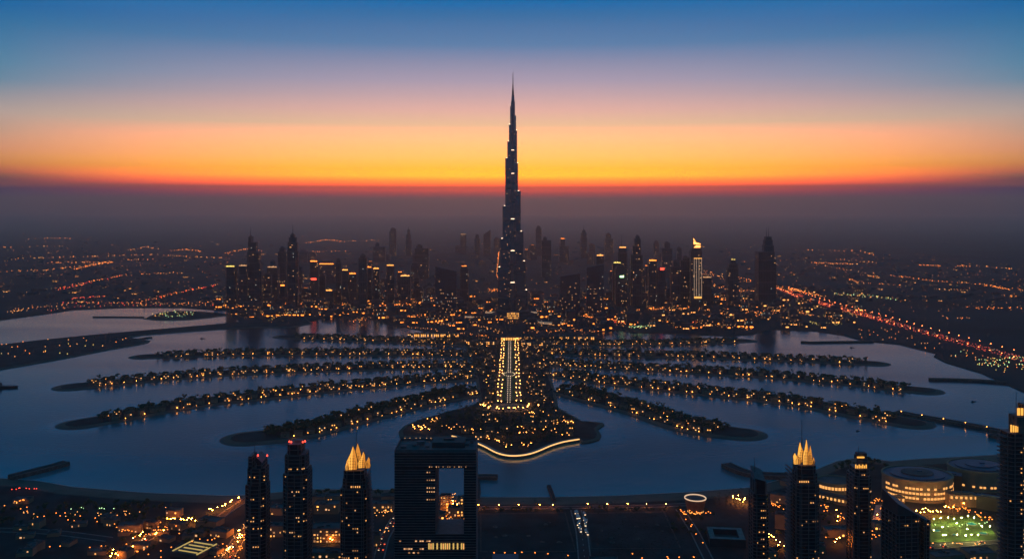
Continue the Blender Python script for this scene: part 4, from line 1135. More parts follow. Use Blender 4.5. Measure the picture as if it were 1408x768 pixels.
for P, n_, c, j in [
    ([(0, 375), (60, 373), (100, 368.5), (155, 361.5)], 70, 'oow', 2), ([(100, 372), (150, 360.5)], 36, 'oo', 1), ([(70, 362), (155, 362)], 30, 'oow', 1),
    ([(80, 398), (120, 389.5), (175, 379)], 50, 'oor', 1), ([(82, 400), (122, 391)], 20, 'rro', 1), ([(200, 416), (240, 405), (300, 393)], 70, 'oor', 1.5), ([(190, 420), (300, 418)], 40, 'ow', 1),
    ([(98, 412), (142, 409.5)], 26, 'ror', 1), ([(85, 418), (190, 419)], 45, 'orw', 1), ([(20, 357), (110, 354), (215, 351)], 44, 'ow', 2), ([(175, 358), (212, 358)], 14, 'ow', 1),
    ([(178, 345.5), (200, 340), (215, 343)], 18, 'oow', 1), ([(235, 346), (255, 344), (282, 347.5)], 26, 'oo', 1), ([(225, 352), (310, 356)], 26, 'ow', 1), ([(40, 329.5), (72, 328), (98, 328.5)], 12, 'o', 1), ([(0, 341), (55, 340), (100, 338.5)], 14, 'ow', 2),
    ([(312, 349), (340, 343), (360, 346)], 26, 'oo', 1), ([(420, 335), (450, 330), (470, 333), (520, 331)], 40, 'oo', 1.5), ([(425, 347), (480, 346)], 14, 'o', 1), ([(190, 379), (245, 376)], 18, 'ow', 2),
    ([(10, 428), (60, 424), (90, 420)], 24, 'ow', 2), ([(10, 432), (32, 429)], 16, 'w', 1), ([(60, 430), (100, 424), (190, 422), (300, 422)], 40, 'wor', .4),
    ([(1118, 362.5), (1180, 364.5)], 44, 'oow', 1), ([(1150, 358), (1205, 362)], 10, 'ow', 1), ([(1105, 344.5), (1180, 346), (1200, 351)], 24, 'o', 1), ([(1192, 380.5), (1208, 382)], 16, 'wo', 1), ([(1168, 385), (1180, 391), (1240, 394)], 24, 'oow', 1),
    ([(1225, 380), (1290, 388.5), (1362, 393.5)], 50, 'oo', .5), ([(1362, 394), (1382, 399), (1408, 401), (1440, 402)], 60, 'oow', 2), ([(1265, 365.5), (1292, 366.5)], 18, 'oo', 1), ([(1318, 366.5), (1335, 367)], 10, 'oo', 1), ([(1345, 367), (1400, 372)], 18, 'wo', 1.5),
    ([(1280, 399), (1330, 401)], 14, 'w', 1), ([(1380, 408), (1408, 410)], 14, 'wo', 1), ([(1330, 425), (1410, 427)], 30, 'o', 2), ([(1290, 437), (1330, 440)], 14, 'wo', 2), ([(1140, 368), (1200, 378)], 12, 'wo', 2),
    ([(1073, 397), (1090, 400), (1108, 403)], 90, 'oow', 2), ([(1108, 404), (1135, 411)], 30, 'oow', 1.5), ([(1088, 428), (1120, 437), (1170, 440)], 50, 'hwo', 1), ([(1095, 422), (1150, 428), (1180, 437)], 40, 'whh', 1.5), ([(1115, 446), (1128, 449)], 14, 'h', 1), ([(1138, 446), (1152, 448)], 12, 'h', 1),
    ([(1150, 407), (1185, 408), (1225, 412)], 70, 'hgw', 3), ([(1100, 411), (1160, 424), (1240, 447)], 40, 'o', 2), ([(970, 375), (1000, 386), (1050, 392)], 50, 'ow', 5), ([(960, 392), (1045, 405)], 60, 'oow', 3), ([(1010, 382), (1045, 390), (1070, 398)], 40, 'oo', 2),
    ([(300, 425), (360, 422), (440, 418), (520, 421), (596, 418)], 110, 'oow', 2), ([(372, 441), (400, 433), (420, 424)], 34, 'hw', .5), ([(505, 425), (550, 421), (597, 416)], 70, 'oow', 1), ([(480, 446), (505, 440), (560, 437), (597, 436)], 50, 'wow', 1.5),
    ([(690, 398), (683, 380), (686, 345)], 60, 'oo', .3), ([(672, 402), (690, 397)], 26, 'oo', 1.5), ([(690, 416), (684, 400), (676, 404)], 24, 'ow', 1), ([(800, 437), (830, 440), (850, 444), (857, 449)], 50, 'oor', 1.5), ([(815, 430), (850, 432), (880, 428)], 34, 'ow', 1.5),
    ([(893, 427), (920, 426), (974, 428)], 70, 'oow', 1.2), ([(960, 440), (1000, 436), (1040, 433)], 50, 'ow', 3), ([(930, 452), (1000, 450), (1035, 455)], 40, 'oow', 1), ([(985, 412), (1025, 416)], 20, 'ow', 1), ([(1030, 432), (1080, 431)], 30, 'oo', 2),
    ([(860, 452), (895, 452)], 26, 'gwg', 1.2), ([(872, 451.5), (884, 452)], 14, 'gh', .5), ([(212, 436), (240, 430), (262, 434)], 40, 'hwg', 2), ([(225, 436), (250, 436)], 18, 'gh', 1),
    ([(600, 447), (660, 452), (690, 459)], 50, 'ww', 1), ([(690, 446), (720, 444), (760, 450)], 26, 'w', 2), ([(560, 452), (640, 462), (680, 468)], 46, 'wo', .6), ([(722, 459), (780, 456), (815, 459)], 40, 'wo', 1.5), ([(940, 447), (970, 445)], 22, 'oor', 1)]:
    line(P, n_, c, j)
for k in range(2300):
    r_ = rl.random()
    if r_ < .45: px, py = rl.uniform(290, 1090), 398 + 50 * rl.random() ** 1.5
    elif r_ < .75: px, py = rl.choice([rl.uniform(-20, 320), rl.uniform(1075, 1430)]), 340 + 90 * rl.random() ** .9
    else: px, py = rl.uniform(-20, 1430), 322 + 70 * rl.random()
    x, y, _ = W(px, py, 2)
    if not mainland(x, y) or math.hypot(x - bx, y - by) < 85: continue
    lamp_at(x, y, rl.choice('ooowwddhd' if r_ < .75 else 'oodd'), rl.uniform(.3, .75))
for k in range(230):
    px, py = rl.uniform(1180, 1420), rl.uniform(452, 515); x, y, _ = W(px, py, 2)
    yr = 440 + (px - 1200) * .28
    if mainland(x, y) and py > yr + 7 and y > 1900:
        q = 1.1; CL.cyl(x, y, 6, 7.2, q * .5, q * .5, 5, LM[rl.choice('owwhg' if py > 478 else 'ow')], bottom=True); CL.cyl(x, y, 1.8, 6, .1, .1, 3, 6)
for k in range(60):
    px, py = rl.uniform(1340, 1408), rl.uniform(492, 506); x, y, _ = W(px, py, 2)
    if mainland(x, y): CL.cyl(x, y, 6, 7.3, .6, .6, 5, LM[rl.choice('wgh')], bottom=True)
for k in range(58):
    px, py = rl.uniform(-10, 190), rl.uniform(462, 502); x, y, _ = W(px, py, 2)
    if inpoly(x, y, shrink(spit_w, 20)): CL.cyl(x, y, 5, 6.4, .7, .7, 5, LM[rl.choice('owwh')], bottom=True); CL.cyl(x, y, 2, 5, .1, .1, 3, 6)
for k in range(140):
    px, py = rl.uniform(-60, 330), rl.uniform(440, 505); x, y, _ = W(px, py, 2)
    if inpoly(x, y, shrink(spit_w, 22)): far_tree(x, y, 2.4, rl.uniform(.5, .9))
for k in range(60):
    px, py = rl.uniform(205, 300), rl.uniform(428, 440); x, y, _ = W(px, py, 2)
    if inpoly(x, y, shrink(isle, 12)): far_tree(x, y, 2.2, rl.uniform(.5, .8))
o = CL.build('city_lights', ['lamp_orange', 'lamp_warm', 'window_yellow', 'lamp_green', 'lamp_red', 'window_dim', 'dark_wall']); o['kind'] = 'stuff'
o['label'] = 'countless street and house lights of the far city'

# ------------------------------------------------------------------ highway with its traffic
hw_px = [(1070, 396), (1085, 401), (1102, 409), (1125, 416), (1160, 425.5), (1200, 436), (1240, 448), (1290, 462), (1340, 475.5), (1408, 494.5), (1480, 515)]
HWY = smooth(resample([W(x, y, 2)[:2] for x, y in hw_px], 25), 4); hn = normals(HWY)
mb = MB(); WH = 27
for k in range(len(HWY) - 1):
    a, c, na, nb = HWY[k], HWY[k + 1], hn[k], hn[k + 1]
    mb.poly([(a[0] - na[0] * WH, a[1] - na[1] * WH, 2.2), (c[0] - nb[0] * WH, c[1] - nb[1] * WH, 2.2), (c[0] + nb[0] * WH, c[1] + nb[1] * WH, 2.2), (a[0] + na[0] * WH, a[1] + na[1] * WH, 2.2)], 0)
struct(mb.build('road', ['asphalt']))
cm = MB(); cm.prism([(-2.2, -.9), (2.2, -.9), (2.2, .9), (-2.2, .9)], .3, .85, 0); cm.prism([(-1.5, -.8), (1.1, -.8), (1.1, .8), (-1.5, .8)], .85, 1.45, 0, pts1=[(-1.0, -.65), (.6, -.65), (.6, .65), (-1.0, .65)])
for sx, sy in ((-1.4, -.8), (1.4, -.8), (-1.4, .8), (1.4, .8)): cm.box(sx, sy, 0, .62, .62, .24, 2)
cm.box(-2.26, 0, .45, 1.0, .12, 1.7, 1); cm.box(2.26, 0, .45, .8, .1, 1.5, 3)
CAR_ME = cm.mesh('car', ['car_paint', 'tail_lights', 'dark_wall', 'lamp_white']); TRAFFIC = MB(); nc = 0
spots = []
for k in range(len(HWY) - 1):
    for ln in (-22, -18, -14, -10, -6, 6, 10, 14, 18, 22):
        if rl.random() < .8: spots.append((HWY[k], hn[k], ln, rl.random(), HWY[k + 1]))
spots.sort(key=lambda q: q[0][1])
for (p, n_, ln, u, p2) in spots:
    x, y = p[0] + (p2[0] - p[0]) * u + n_[0] * ln, p[1] + (p2[1] - p[1]) * u + n_[1] * ln
    hd = math.atan2(p2[1] - p[1], p2[0] - p[0]) + math.pi       # headed away from the viewer
    if ln > 0: hd = hd if rl.random() < .8 else hd + math.pi
    if nc < 300 and X(1, 1) is not None:
        nc += 1; tag(inst(CAR_ME, 'car', (x, y, 2.25), hd), 'car with red tail lights in the dense traffic of the wide eastern highway', 'car', 'cars on the highway')
    else: TRAFFIC.tri(cm.v, cm.f, cm.m, (x, y, 2.25), (1.3, 1.3, 1.5), hd)
o = TRAFFIC.build('traffic', ['car_paint', 'tail_lights', 'dark_wall', 'lamp_white']); o['kind'] = 'stuff'
sl = MB(); sl.cyl(0, 0, 0, 11, .16, .1, 6, 0); sl.box(0, -1.2, 11, 11.25, .2, 2.6, 0); sl.box(0, -2.3, 10.4, 11, .9, 1.5, 1, bottom=True)
HWS = MB()
for k in range(0, len(HWY) - 1, 2):
    for s_ in (-1, 1): HWS.tri(sl.v, sl.f, sl.m, (HWY[k][0] + hn[k][0] * 31 * s_, HWY[k][1] + hn[k][1] * 31 * s_, 1.8), (1, 1, 1), math.atan2(hn[k][1], hn[k][0]) - math.pi / 2)
o = HWS.build('highway_lamps', ['dark_wall', 'highway_glow']); o['kind'] = 'stuff'

# ------------------------------------------------------------------ causeway, piers and boats
def strip(name, P, w, z, label, cat, mats=('rock', 'asphalt'), zb=-1.0, lamps=0):
    Q = resample([W(x, y)[:2] for x, y in P], 12); n_ = normals(Q, False); o0 = (*Q[len(Q) // 2], 0)
    t_ = thing(name, label, cat, o0)
    O = ccw([(p[0] + q[0] * w / 2, p[1] + q[1] * w / 2) for p, q in zip(Q, n_)] + [(p[0] - q[0] * w / 2, p[1] - q[1] * w / 2) for p, q in zip(Q, n_)][::-1])
    mb = MB(); mb.prism(O, zb, z, 0, tmat=1); mb.build('deck', list(mats), o0, t_)
    mb = MB()
    for k in range(len(Q) - 1):
        for s_ in (-1, 1):
            e = (w / 2 - .3) * s_; a, c = Q[k], Q[k + 1]
            mb.poly([(a[0] + n_[k][0] * e, a[1] + n_[k][1] * e, z), (c[0] + n_[k + 1][0] * e, c[1] + n_[k + 1][1] * e, z), (c[0] + n_[k + 1][0] * e, c[1] + n_[k + 1][1] * e, z + 1.0), (a[0] + n_[k][0] * e, a[1] + n_[k][1] * e, z + 1.0)], 0)
    mb.build('parapet', ['concrete'], o0, t_)
    return Q, n_
Q, n_ = strip('causeway', [(1232, 568), (1262, 573.5), (1300, 580), (1345, 588), (1390, 598), (1440, 610)], 15, 4.0, 'long lamplit causeway linking the second nearest eastern frond to the shore', 'causeway')
for k in range(1, len(Q) - 1, 3):
    tag(inst(GARDEN, 'garden_lamp', (Q[k][0] - n_[k][0] * 5, Q[k][1] - n_[k][1] * 5, 4.0)), 'small warm lamp on the causeway to the shore', 'lamp', 'causeway lamps')
for k in range(0, len(Q) - 1):
    if rt.random() < .8: far_tree(Q[k][0] + rt.uniform(-5, 5), Q[k][1] + 5.5, 4.0, .38)
strip('breakwater', [(1101, 470.5), (1115, 471.2), (1150, 470.6), (1200, 470)], 12, 2.6, 'dark breakwater reaching west from the eastern shore near the farthest frond', 'breakwater')
strip('breakwater', [(1278, 522.3), (1310, 522.8), (1345, 524), (1385, 527)], 10, 3.4, 'straight dark breakwater pointing at the middle eastern frond', 'breakwater')
strip('pier', [(128, 436), (165, 436), (198, 436.3)], 7, 2.0, 'thin dark pier running west from the harbour islet', 'pier')
strip('pier', [(188, 467), (200, 464.8), (209, 464)], 7, 1.6, 'short jetty off the tip of the western spit', 'pier')
rb2 = random.Random(8)
def boat(px, py, L, rot, label, name='boat', cabin=True, mast=0.0):
    x, y, _ = W(px, py); t_ = thing(name, label, 'boat', (x, y, 0)); t_.rotation_euler = (0, 0, rot)
    B = L * .13
    O0 = [(-L / 2, -B * .8), (L * .22, -B), (L * .5, 0), (L * .22, B), (-L / 2, B * .8)]
    mb = MB(); mb.prism([(q[0] * .9, q[1] * .7) for q in O0], -.4, L * .07, 0, pts1=O0, tmat=1); mb.build('hull', ['boat_hull', 'dark_trim'], (0, 0, 0), t_)
    mb = MB(); mb.box(-L * .28, 0, L * .07, L * .17, L * .2, B * 1.2, 0); mb.box(-L * .28, 0, L * .17, L * .2, L * .14, B, 0); mb.build('cabin', ['dark_trim'], (0, 0, 0), t_)
    if mast: mb = MB(); mb.cyl(-L * .1, 0, L * .07, mast, .15, .1, 6, 0); mb.build('mast', ['dark_wall'], (0, 0, 0), t_)
boat(8, 532.5, 52, 0.03, 'long dark barge at the western edge of the bay', 'barge', mast=9)
boat(1339, 552, 12, .4, 'small dark boat alone on the water off the eastern shore')
boat(1172, 477.8, 13, .1, 'tiny dark boat below the breakwater near the farthest eastern frond')
boat(279, 465.2, 14, .2, 'tiny dark boat inside the western spit')
boat(1180, 592, 9, .5, 'tiny dark boat near the causeway')

# the remaining trees, villas and lamps, beyond the nearest 300 of each
o = FARTREE.build('trees', ['leaf', 'bark']); o['kind'] = 'stuff'; o['label'] = 'dark tree cover of the islands and far shores'
o = FARVILLA.build('villas', ['villa_wall', 'villa_roof', 'window_gold', 'window_warm', 'window_dim', 'window_faint']); o['kind'] = 'stuff'
if FARLAMP.v: o = FARLAMP.build('garden_lamps', ['dark_wall', 'shore_lamp', 'lamp_warm']); o['kind'] = 'stuff'
o = FARBLK.build('city_blocks', ['facade_far_pale', 'roof_grey', 'window_gold', 'window_warm', 'window_cool', 'lamp_warm']); o['kind'] = 'stuff'

# ------------------------------------------------------------------ near towers on the shore
rn = random.Random(101)
WIN = {}
def win_mesh(w, h, mat):
    k = (w, h, mat)
    if k not in WIN:
        mb = MB(); mb.box(0, 0, 0, h, w, .16, 0, bottom=True); WIN[k] = mb.mesh('window', [mat])
    return WIN[k]
FLH = 3.5
def tier(mb, P, z0, z1, core=0, trim=1, pitch=FLH, out=0.45, piers=3.0, slab=0.55, top=None):
    """a storey-by-storey tier: dark glass core, floor slabs standing proud, slim piers at the corners and along the walls"""
    cx = sum(p[0] for p in P) / len(P); cyy = sum(p[1] for p in P) / len(P)
    mb.prism(P, z0, top or z1, core, tmat=trim)
    zlo = min(top) if top else z1
    n = int((zlo - z0) / pitch)
    E = shrink(P, -out)
    for k in range(1, n + 1):
        z = z0 + k * pitch - slab
        mb.prism(E, z, z + slab, trim, bottom=True)
    if piers:
        m_ = len(P)
        for i in range(m_):
            a, c = P[i], P[(i + 1) % m_]; l = math.dist(a, c)
            if l < 3: continue
            ny = -(c[0] - a[0]) / l; nx = (c[1] - a[1]) / l
            if ny > .3: continue
            q = max(1, int(l / (piers * 2.2)))
            for j in range(q + 1):
                u = .06 + .88 * j / q
                mb.box(a[0] + (c[0] - a[0]) * u + nx * .55, a[1] + (c[1] - a[1]) * u + ny * .55, z0, zlo - .05, .55, .55, trim, rot=math.atan2(c[1] - a[1], c[0] - a[0]))
def win_rows(t_, org, P, z0, z1, spots, mats=('window_near', 'window_near', 'window_faint', 'window_dim'), w=1.0, h=1.0):
    """single lit windows on the walls: spots = list of (edge index, place along 0..1, height 0..1)"""
    for e, u, v in spots:
        a, c = P[e % len(P)], P[(e + 1) % len(P)]; l = math.dist(a, c)
        nx, ny = (c[1] - a[1]) / l, -(c[0] - a[0]) / l
        nf = max(1, int((z1 - z0) / FLH)); f = min(nf - 1, int(v * nf)); z = z0 + f * FLH + .9
        ncol = max(1, int(l / 2.0)); u = (int(u * ncol) + .5) / ncol
        x, y = a[0] + (c[0] - a[0]) * u + nx * .62, a[1] + (c[1] - a[1]) * u + ny * .62
        inst(win_mesh(w, h, rn.choice(mats)), 'window', (x - org[0], y - org[1], z - org[2]), math.atan2(c[1] - a[1], c[0] - a[0]), parent=t_)
def rect(x0, x1, d, dep, ch=0.0, rot=0.0, fix=True):
    if fix and x0 > CX:
        q = CX + (x0 - CX) * (d + dep) / d
        x0 = q if x1 - q > .4 * (x1 - x0) else x1 - .4 * (x1 - x0)
    elif fix and x1 < CX:
        q = CX - (CX - x1) * (d + dep) / d
        x1 = q if q - x0 > .4 * (x1 - x0) else x0 + .4 * (x1 - x0)
    a, c = X(x0, d), X(x1, d); cx, cyy = (a + c) / 2, d + dep / 2; w = c - a
    P = [(-w/2, -dep/2), (w/2, -dep/2), (w/2, dep/2), (-w/2, dep/2)] if not ch else [(p[0], p[1]) for p in oct_(0, 0, w, dep, ch)]
    co, si = math.cos(rot), math.sin(rot)
    return [(cx + x * co - y * si, cyy + x * si + y * co) for x, y in P]
def scatter(n_, edges, rows=None, cluster=.5):
    out = []
    while len(out) < n_:
        e = rn.choice(edges); v = rn.choice(rows) + rn.uniform(-.01, .01) if rows and rn.random() < cluster else rn.random(); u = rn.uniform(.05, .95)
        out.append((e, u, max(0, min(.97, v))))
        for j in range(rn.choice([0, 0, 1, 2])): out.append((e, min(.97, u + .09 * (j + 1)), max(0, min(.97, v))))
    return out[:n_]
def near(name, label, px, d):
    return thing(name, label, 'skyscraper', (X(px, d), d + 12, 1.6))
def bit(t_, name, mats, f):
    mb = MB(); f(mb); return mb.build(name, mats, tuple(t_.location), t_)
def red_light(t_, px, py, d, dy=0.0):
    x, z = X(px, d), Zt(py, d); bit(t_, 'warning_light', ['lamp_red'], lambda m: m.cyl(x, d + dy, z - .7, z + .7, .8, .6, 8, 0, bottom=True))
def mast(t_, px, ptop, pbot, d, dep, r=.45):
    x = X(px, d)
    bit(t_, 'antenna', ['dark_trim'], lambda m: (m.cyl(x, d + dep, Zt(pbot, d), Zt(pbot, d) + (Zt(ptop, d) - Zt(pbot, d)) * .5, r, r * .8, 8, 0), m.cyl(x, d + dep, Zt(pbot, d) + (Zt(ptop, d) - Zt(pbot, d)) * .5, Zt(ptop, d), r * .6, r * .4, 8, 0)))
TM = ['glass_dark', 'tower_trim', 'dark_trim']

# tower with a curved slanting roof, westmost
d = 850; t_ = near('residential_tower', 'westmost near tower, dark, with a notched slanting roof and thin antenna', 354, d); org = tuple(t_.location)
P0 = rect(335.5, 373, d, 25, 5, .05); z0 = Zt(668, d)
bit(t_, 'shaft', TM, lambda m: tier(m, P0, 1.6, z0))
P1 = rect(339, 371, d + 1, 22, 4, .05); z1 = Zt(645, d)
bit(t_, 'upper_shaft', TM, lambda m: tier(m, P1, z0 - .2, z1))
bit(t_, 'roof_blade', TM, lambda m: (tier(m, rect(342, 351.5, d + 2, 16), z1 - .2, Zt(628, d), top=None), tier(m, rect(352.2, 367, d + 3, 17), z1 - .2, Zt(632, d), top=[Zt(629, d), Zt(637, d), Zt(634, d), Zt(627, d)])))
mast(t_, 347, 613.5, 628, d, 8); red_light(t_, 365, 628, d, 6); red_light(t_, 353, 627, d, 4)
win_rows(t_, org, P0, 1.6, z0, scatter(46, [7, 0, 0, 1, 1], [.25, .45, .62, .7, .85]))
win_rows(t_, org, P1, z0, z1, [(1, .5, .6), (1, .7, .3), (0, .4, .5), (7, .5, .7)])
# broad stepped tower with two red corner lights
d = 840; t_ = near('residential_tower', 'stepped near tower with red warning lights on the corners of its flat crown', 409, d); org = tuple(t_.location)
P0 = rect(388.5, 430, d, 27, 4); z0 = Zt(652, d); bit(t_, 'shaft', TM, lambda m: tier(m, P0, 1.6, z0))
P1 = rect(391.5, 425.5, d + 1.5, 23, 3); z1 = Zt(626, d); bit(t_, 'upper_shaft', TM, lambda m: tier(m, P1, z0 - .2, z1))
P2 = rect(395.5, 419, d + 3, 18, 1.5); z2 = Zt(612, d); bit(t_, 'crown', TM, lambda m: (tier(m, P2, z1 - .2, z2, pitch=5), m.box(X(407, d), d + 13, z2, z2 + 2.4, 8, 6, 1)))
for px in (396.5, 399, 415, 418): red_light(t_, px, 607.5 + (px % 2), d, 4)
bit(t_, 'balcony_stack', TM, lambda m: tier(m, rect(420, 427.5, d + 4, 14), z0 - .2, Zt(645, d)))
win_rows(t_, org, P0, 1.6, z0, scatter(52, [0, 0, 0, 7, 1], [.3, .52, .62, .82])); win_rows(t_, org, P1, z0, z1, scatter(9, [0, 0, 1], [.25, .3]))
# tower with glowing petals
def shard(m, px, w, base, tip, d, y, lean=.6, th=1.2, mat=0, grow=1.0):
    """one pointed sail: straight foot, bowed side, sharp tip"""
    a = px - w / 2; c = px + w / 2; h = base - tip; tx = a + w * lean
    pts = [(a, base), (c, base), (c + w * .10 * grow, base - h * .25), (c, base - h * .5), (tx + w * .22, base - h * .78), (tx, tip), (tx - w * .22, base - h * .72), (a - w * .03, base - h * .35)]
    if mat == 0 and th > 1:                      # leaf fold painted in: a bright lit half and a duller shaded half
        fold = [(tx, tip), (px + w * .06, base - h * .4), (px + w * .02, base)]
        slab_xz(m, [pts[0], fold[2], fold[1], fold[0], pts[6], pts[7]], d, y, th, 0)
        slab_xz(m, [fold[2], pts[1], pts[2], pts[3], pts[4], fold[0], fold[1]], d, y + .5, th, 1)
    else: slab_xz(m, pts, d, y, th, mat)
def flame_tower(d, x0, x1, ybase, sails, spire, label, dep=25, lit=40, side=1):
    t_ = near('landmark_tower', label, (x0 + x1) / 2, d); org = tuple(t_.location)
    w = x1 - x0
    P0 = rect(x0, x1, d, dep, 3); z0 = Zt(ybase + 24, d); bit(t_, 'shaft', TM, lambda m: tier(m, P0, 1.6, z0))
    P1 = rect(x0 + w * .08, x1 - w * .06, d + 1.5, dep - 4, 3); z1 = Zt(ybase + 11, d); bit(t_, 'upper_shaft', TM, lambda m: tier(m, P1, z0 - .2, z1))
    P2 = rect(x0 + w * .12, x1 - w * .12, d + 2.5, dep - 8, 2); z2 = Zt(ybase, d); bit(t_, 'crown', TM, lambda m: tier(m, P2, z1 - .2, z2, pitch=5))
    # curved stack of balconies on one flank
    def flank(m):
        z = 1.6; k = 0; zt = Zt(ybase + 6, d)
        while z < zt:
            u = z / zt; e = w * (.16 - .13 * u * u)
            xa, xb = (x1 - w * .12, x1 + e) if side > 0 else (x0 - e, x0 + w * .12)
            m.prism(rect(xa, xb, d + 4, dep - 8), z + 2.6, z + 3.3, 2, bottom=True); z += FLH
    bit(t_, 'balcony_stack', TM, flank)
    for px, sw_, base, tip, dy, lean in sails:
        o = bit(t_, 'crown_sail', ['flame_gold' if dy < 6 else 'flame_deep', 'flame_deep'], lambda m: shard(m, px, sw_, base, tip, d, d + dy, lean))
        mb = MB(); shard(mb, px, sw_ * 1.16, base + .8, tip - 1.2, d, d + dy + 1.25, lean, .6, 0); f = mb.build('sail_frame', ['dark_wall'], (0, 0, 0), o)
        f.data.transform(Matrix.Translation((-org[0], -org[1], -org[2])))
        q = MB(); ha = base - tip
        for j in range(-1, 3): 
            xx = X(px + sw_ * .28 * j - sw_ * .12, d); q.box(xx, d + dy - .2, Zt(base, d), Zt(base - ha * (.62 - .16 * abs(j - .4)), d), .34, .28, 0)
        for j in range(1, 6): q.box(X(px, d), d + dy - .12, Zt(base - ha * .12 * j, d), Zt(base - ha * .12 * j, d) + .22, sw_ / F * d * (1 - .07 * j), .2, 0)
        r_ = q.build('sail_lattice', ['rose_stone'], (0, 0, 0), o)
        r_.data.transform(Matrix.Translation((-org[0], -org[1], -org[2])))
    mast(t_, spire[0], spire[1], ybase - 6, d, 13, .55)
    win_rows(t_, org, P0, 1.6, z0, scatter(lit, [0, 0, 0, 7, 1], [.1, .35, .36, .68, .7]))
    bit(t_, 'lit_floor', ['window_near'], lambda m: [m.box(X(x0 + w * (.36 + .07 * k), d), d - .4 + 1.2, z0 + 1.2, z0 + 2.8, 1.0, .2, 0, bottom=True) for k in range(5)])
    return t_
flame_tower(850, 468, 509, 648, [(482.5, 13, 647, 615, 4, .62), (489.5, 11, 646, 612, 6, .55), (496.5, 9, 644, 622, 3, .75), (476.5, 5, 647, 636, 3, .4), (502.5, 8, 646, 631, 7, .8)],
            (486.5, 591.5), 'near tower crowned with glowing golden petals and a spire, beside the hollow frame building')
# hollow frame building
d = 800; t_ = thing('frame_building', 'huge dark square building with a tall rectangular hole through it', 'building', (X(598, d), d + 20, 1.6)); org = tuple(t_.location)
DEP = 40
L_ = rect(542.5, 598.5, d, DEP, fix=False); R_ = rect(638, 654.5, d, DEP, fix=False); Tp = rect(542.5, 654.5, d, DEP, fix=False); Mid = rect(598.5, 638, d + .3, DEP - .6, fix=False)
zt, zo, zb = Zt(621, d), Zt(643, d), Zt(734, d)
def stripes(m, P, z0, z1, pitch=2.4): tier(m, P, z0, z1, pitch=pitch, out=.35, piers=0, slab=.7)
bit(t_, 'west_block', TM, lambda m: stripes(m, L_, 1.6, zo))
bit(t_, 'east_leg', TM, lambda m: stripes(m, R_, 1.6, zo))
bit(t_, 'base_block', TM, lambda m: stripes(m, Mid, 1.6, zb))
bit(t_, 'bridge_block', TM, lambda m: (stripes(m, Tp, zo - .1, zt)))
bit(t_, 'roof_parapet', ['dark_trim'], lambda m: [m.box(*q) for q in ((X(598.5, d), d + .5, zt, zt + 2.2, 73.5, 1), (X(598.5, d), d + DEP - .5, zt, zt + 2.2, 73.5, 1), (X(542.5, d) + .5, d + DEP / 2, zt, zt + 2.2, 1, DEP - 2.2), (X(654.5, d) - .5, d + DEP / 2, zt, zt + 2.2, 1, DEP - 2.2))])
bit(t_, 'plant_room', ['dark_wall', 'roof_grey'], lambda m: (m.box(X(615, d), d + 24, zt + .01, zt + 5, 30, 20, 0, tmat=1), m.box(X(615, d), d + 24, zt + 5, zt + 6.5, 10, 6, 0)))
for k, (px_, w_, h_) in enumerate(((553, 5, 2.2), (567, 3, 1.6), (575, 7, 2.8), (586, 4, 1.8), (641, 4, 2.0), (647, 3, 3.0))):
    bit(t_, 'roof_unit', ['dark_trim'], lambda m: m.box(X(px_, d), d + 10 + (k * 7) % 19, zt + .85, zt + .85 + h_, w_, w_ * .7, 0))
bit(t_, 'roof_slab', ['roof_grey'], lambda m: m.box(X(560, d), d + 15, zt + .01, zt + .8, 20, 18, 0))
bit(t_, 'roof_light_row', ['window_dim'], lambda m: [m.box(X(548 + 8 * k + rn.uniform(-2, 2), d), d + DEP - 1.2, zt + 2.3, zt + 2.8, .7, .4, 0, bottom=True) for k in range(12)])
win_rows(t_, org, L_, 1.6, zo, scatter(26, [0], [.38, .45, .52], .8), w=1.6, h=1.0, mats=('window_dim', 'window_faint'))
win_rows(t_, org, L_, zo - 40, zo, [(0, .78 + .07 * (k % 4), .35 + .14 * (k // 4)) for k in range(18)], w=.9, h=.9, mats=('window_dim', 'window_faint'))
win_rows(t_, org, Tp, zo, zt, [(0, .42 + .045 * k, .0) for k in range(11)], w=.8, h=.8, mats=('window_dim', 'window_faint'))
for k in range(9):
    x = X(590 + 5.6 * k, d); inst(win_mesh(1.3, 5.4, 'window_tall'), 'tall_window', (x - org[0], d - .7 - org[1], Zt(754, d) - org[2]), parent=t_)
    if k in (0, 3, 4, 8): inst(win_mesh(.8, 5.2, 'window_near'), 'tall_window', (x + 1.8 - org[0], d - .7 - org[1], Zt(754, d) - org[2]), parent=t_)
# eastern near towers
d = 870; t_ = near('residential_tower', 'plain dark near tower with a slanting wedge roof and mast, beside the breakwater', 1043, d); org = tuple(t_.location)
P0 = rect(1029, 1057, d, 21, 2); z0 = Zt(679, d); bit(t_, 'shaft', TM, lambda m: tier(m, P0, 1.6, z0))
P1 = rect(1032, 1053, d + 1.5, 17, 0); bit(t_, 'wedge_roof', TM, lambda m: tier(m, P1, z0 - .2, Zt(660, d), top=[Zt(658, d), Zt(662, d), Zt(652, d), Zt(646, d)], pitch=30))
mast(t_, 1041.5, 631, 652, d, 10)
win_rows(t_, org, P0, 1.6, z0, scatter(22, [0], [.2, .5, .6, .75, .86], .7) + [(0, .75, v / 12) for v in range(4, 12)])
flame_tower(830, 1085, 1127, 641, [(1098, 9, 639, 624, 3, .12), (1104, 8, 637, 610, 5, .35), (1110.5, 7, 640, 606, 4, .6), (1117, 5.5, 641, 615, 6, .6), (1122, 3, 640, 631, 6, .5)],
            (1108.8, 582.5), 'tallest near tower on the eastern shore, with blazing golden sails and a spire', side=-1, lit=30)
d = 850; t_ = near('residential_tower', 'near tower with an orange glowing lantern top, between golden sails and round hall', 1180, d); org = tuple(t_.location)
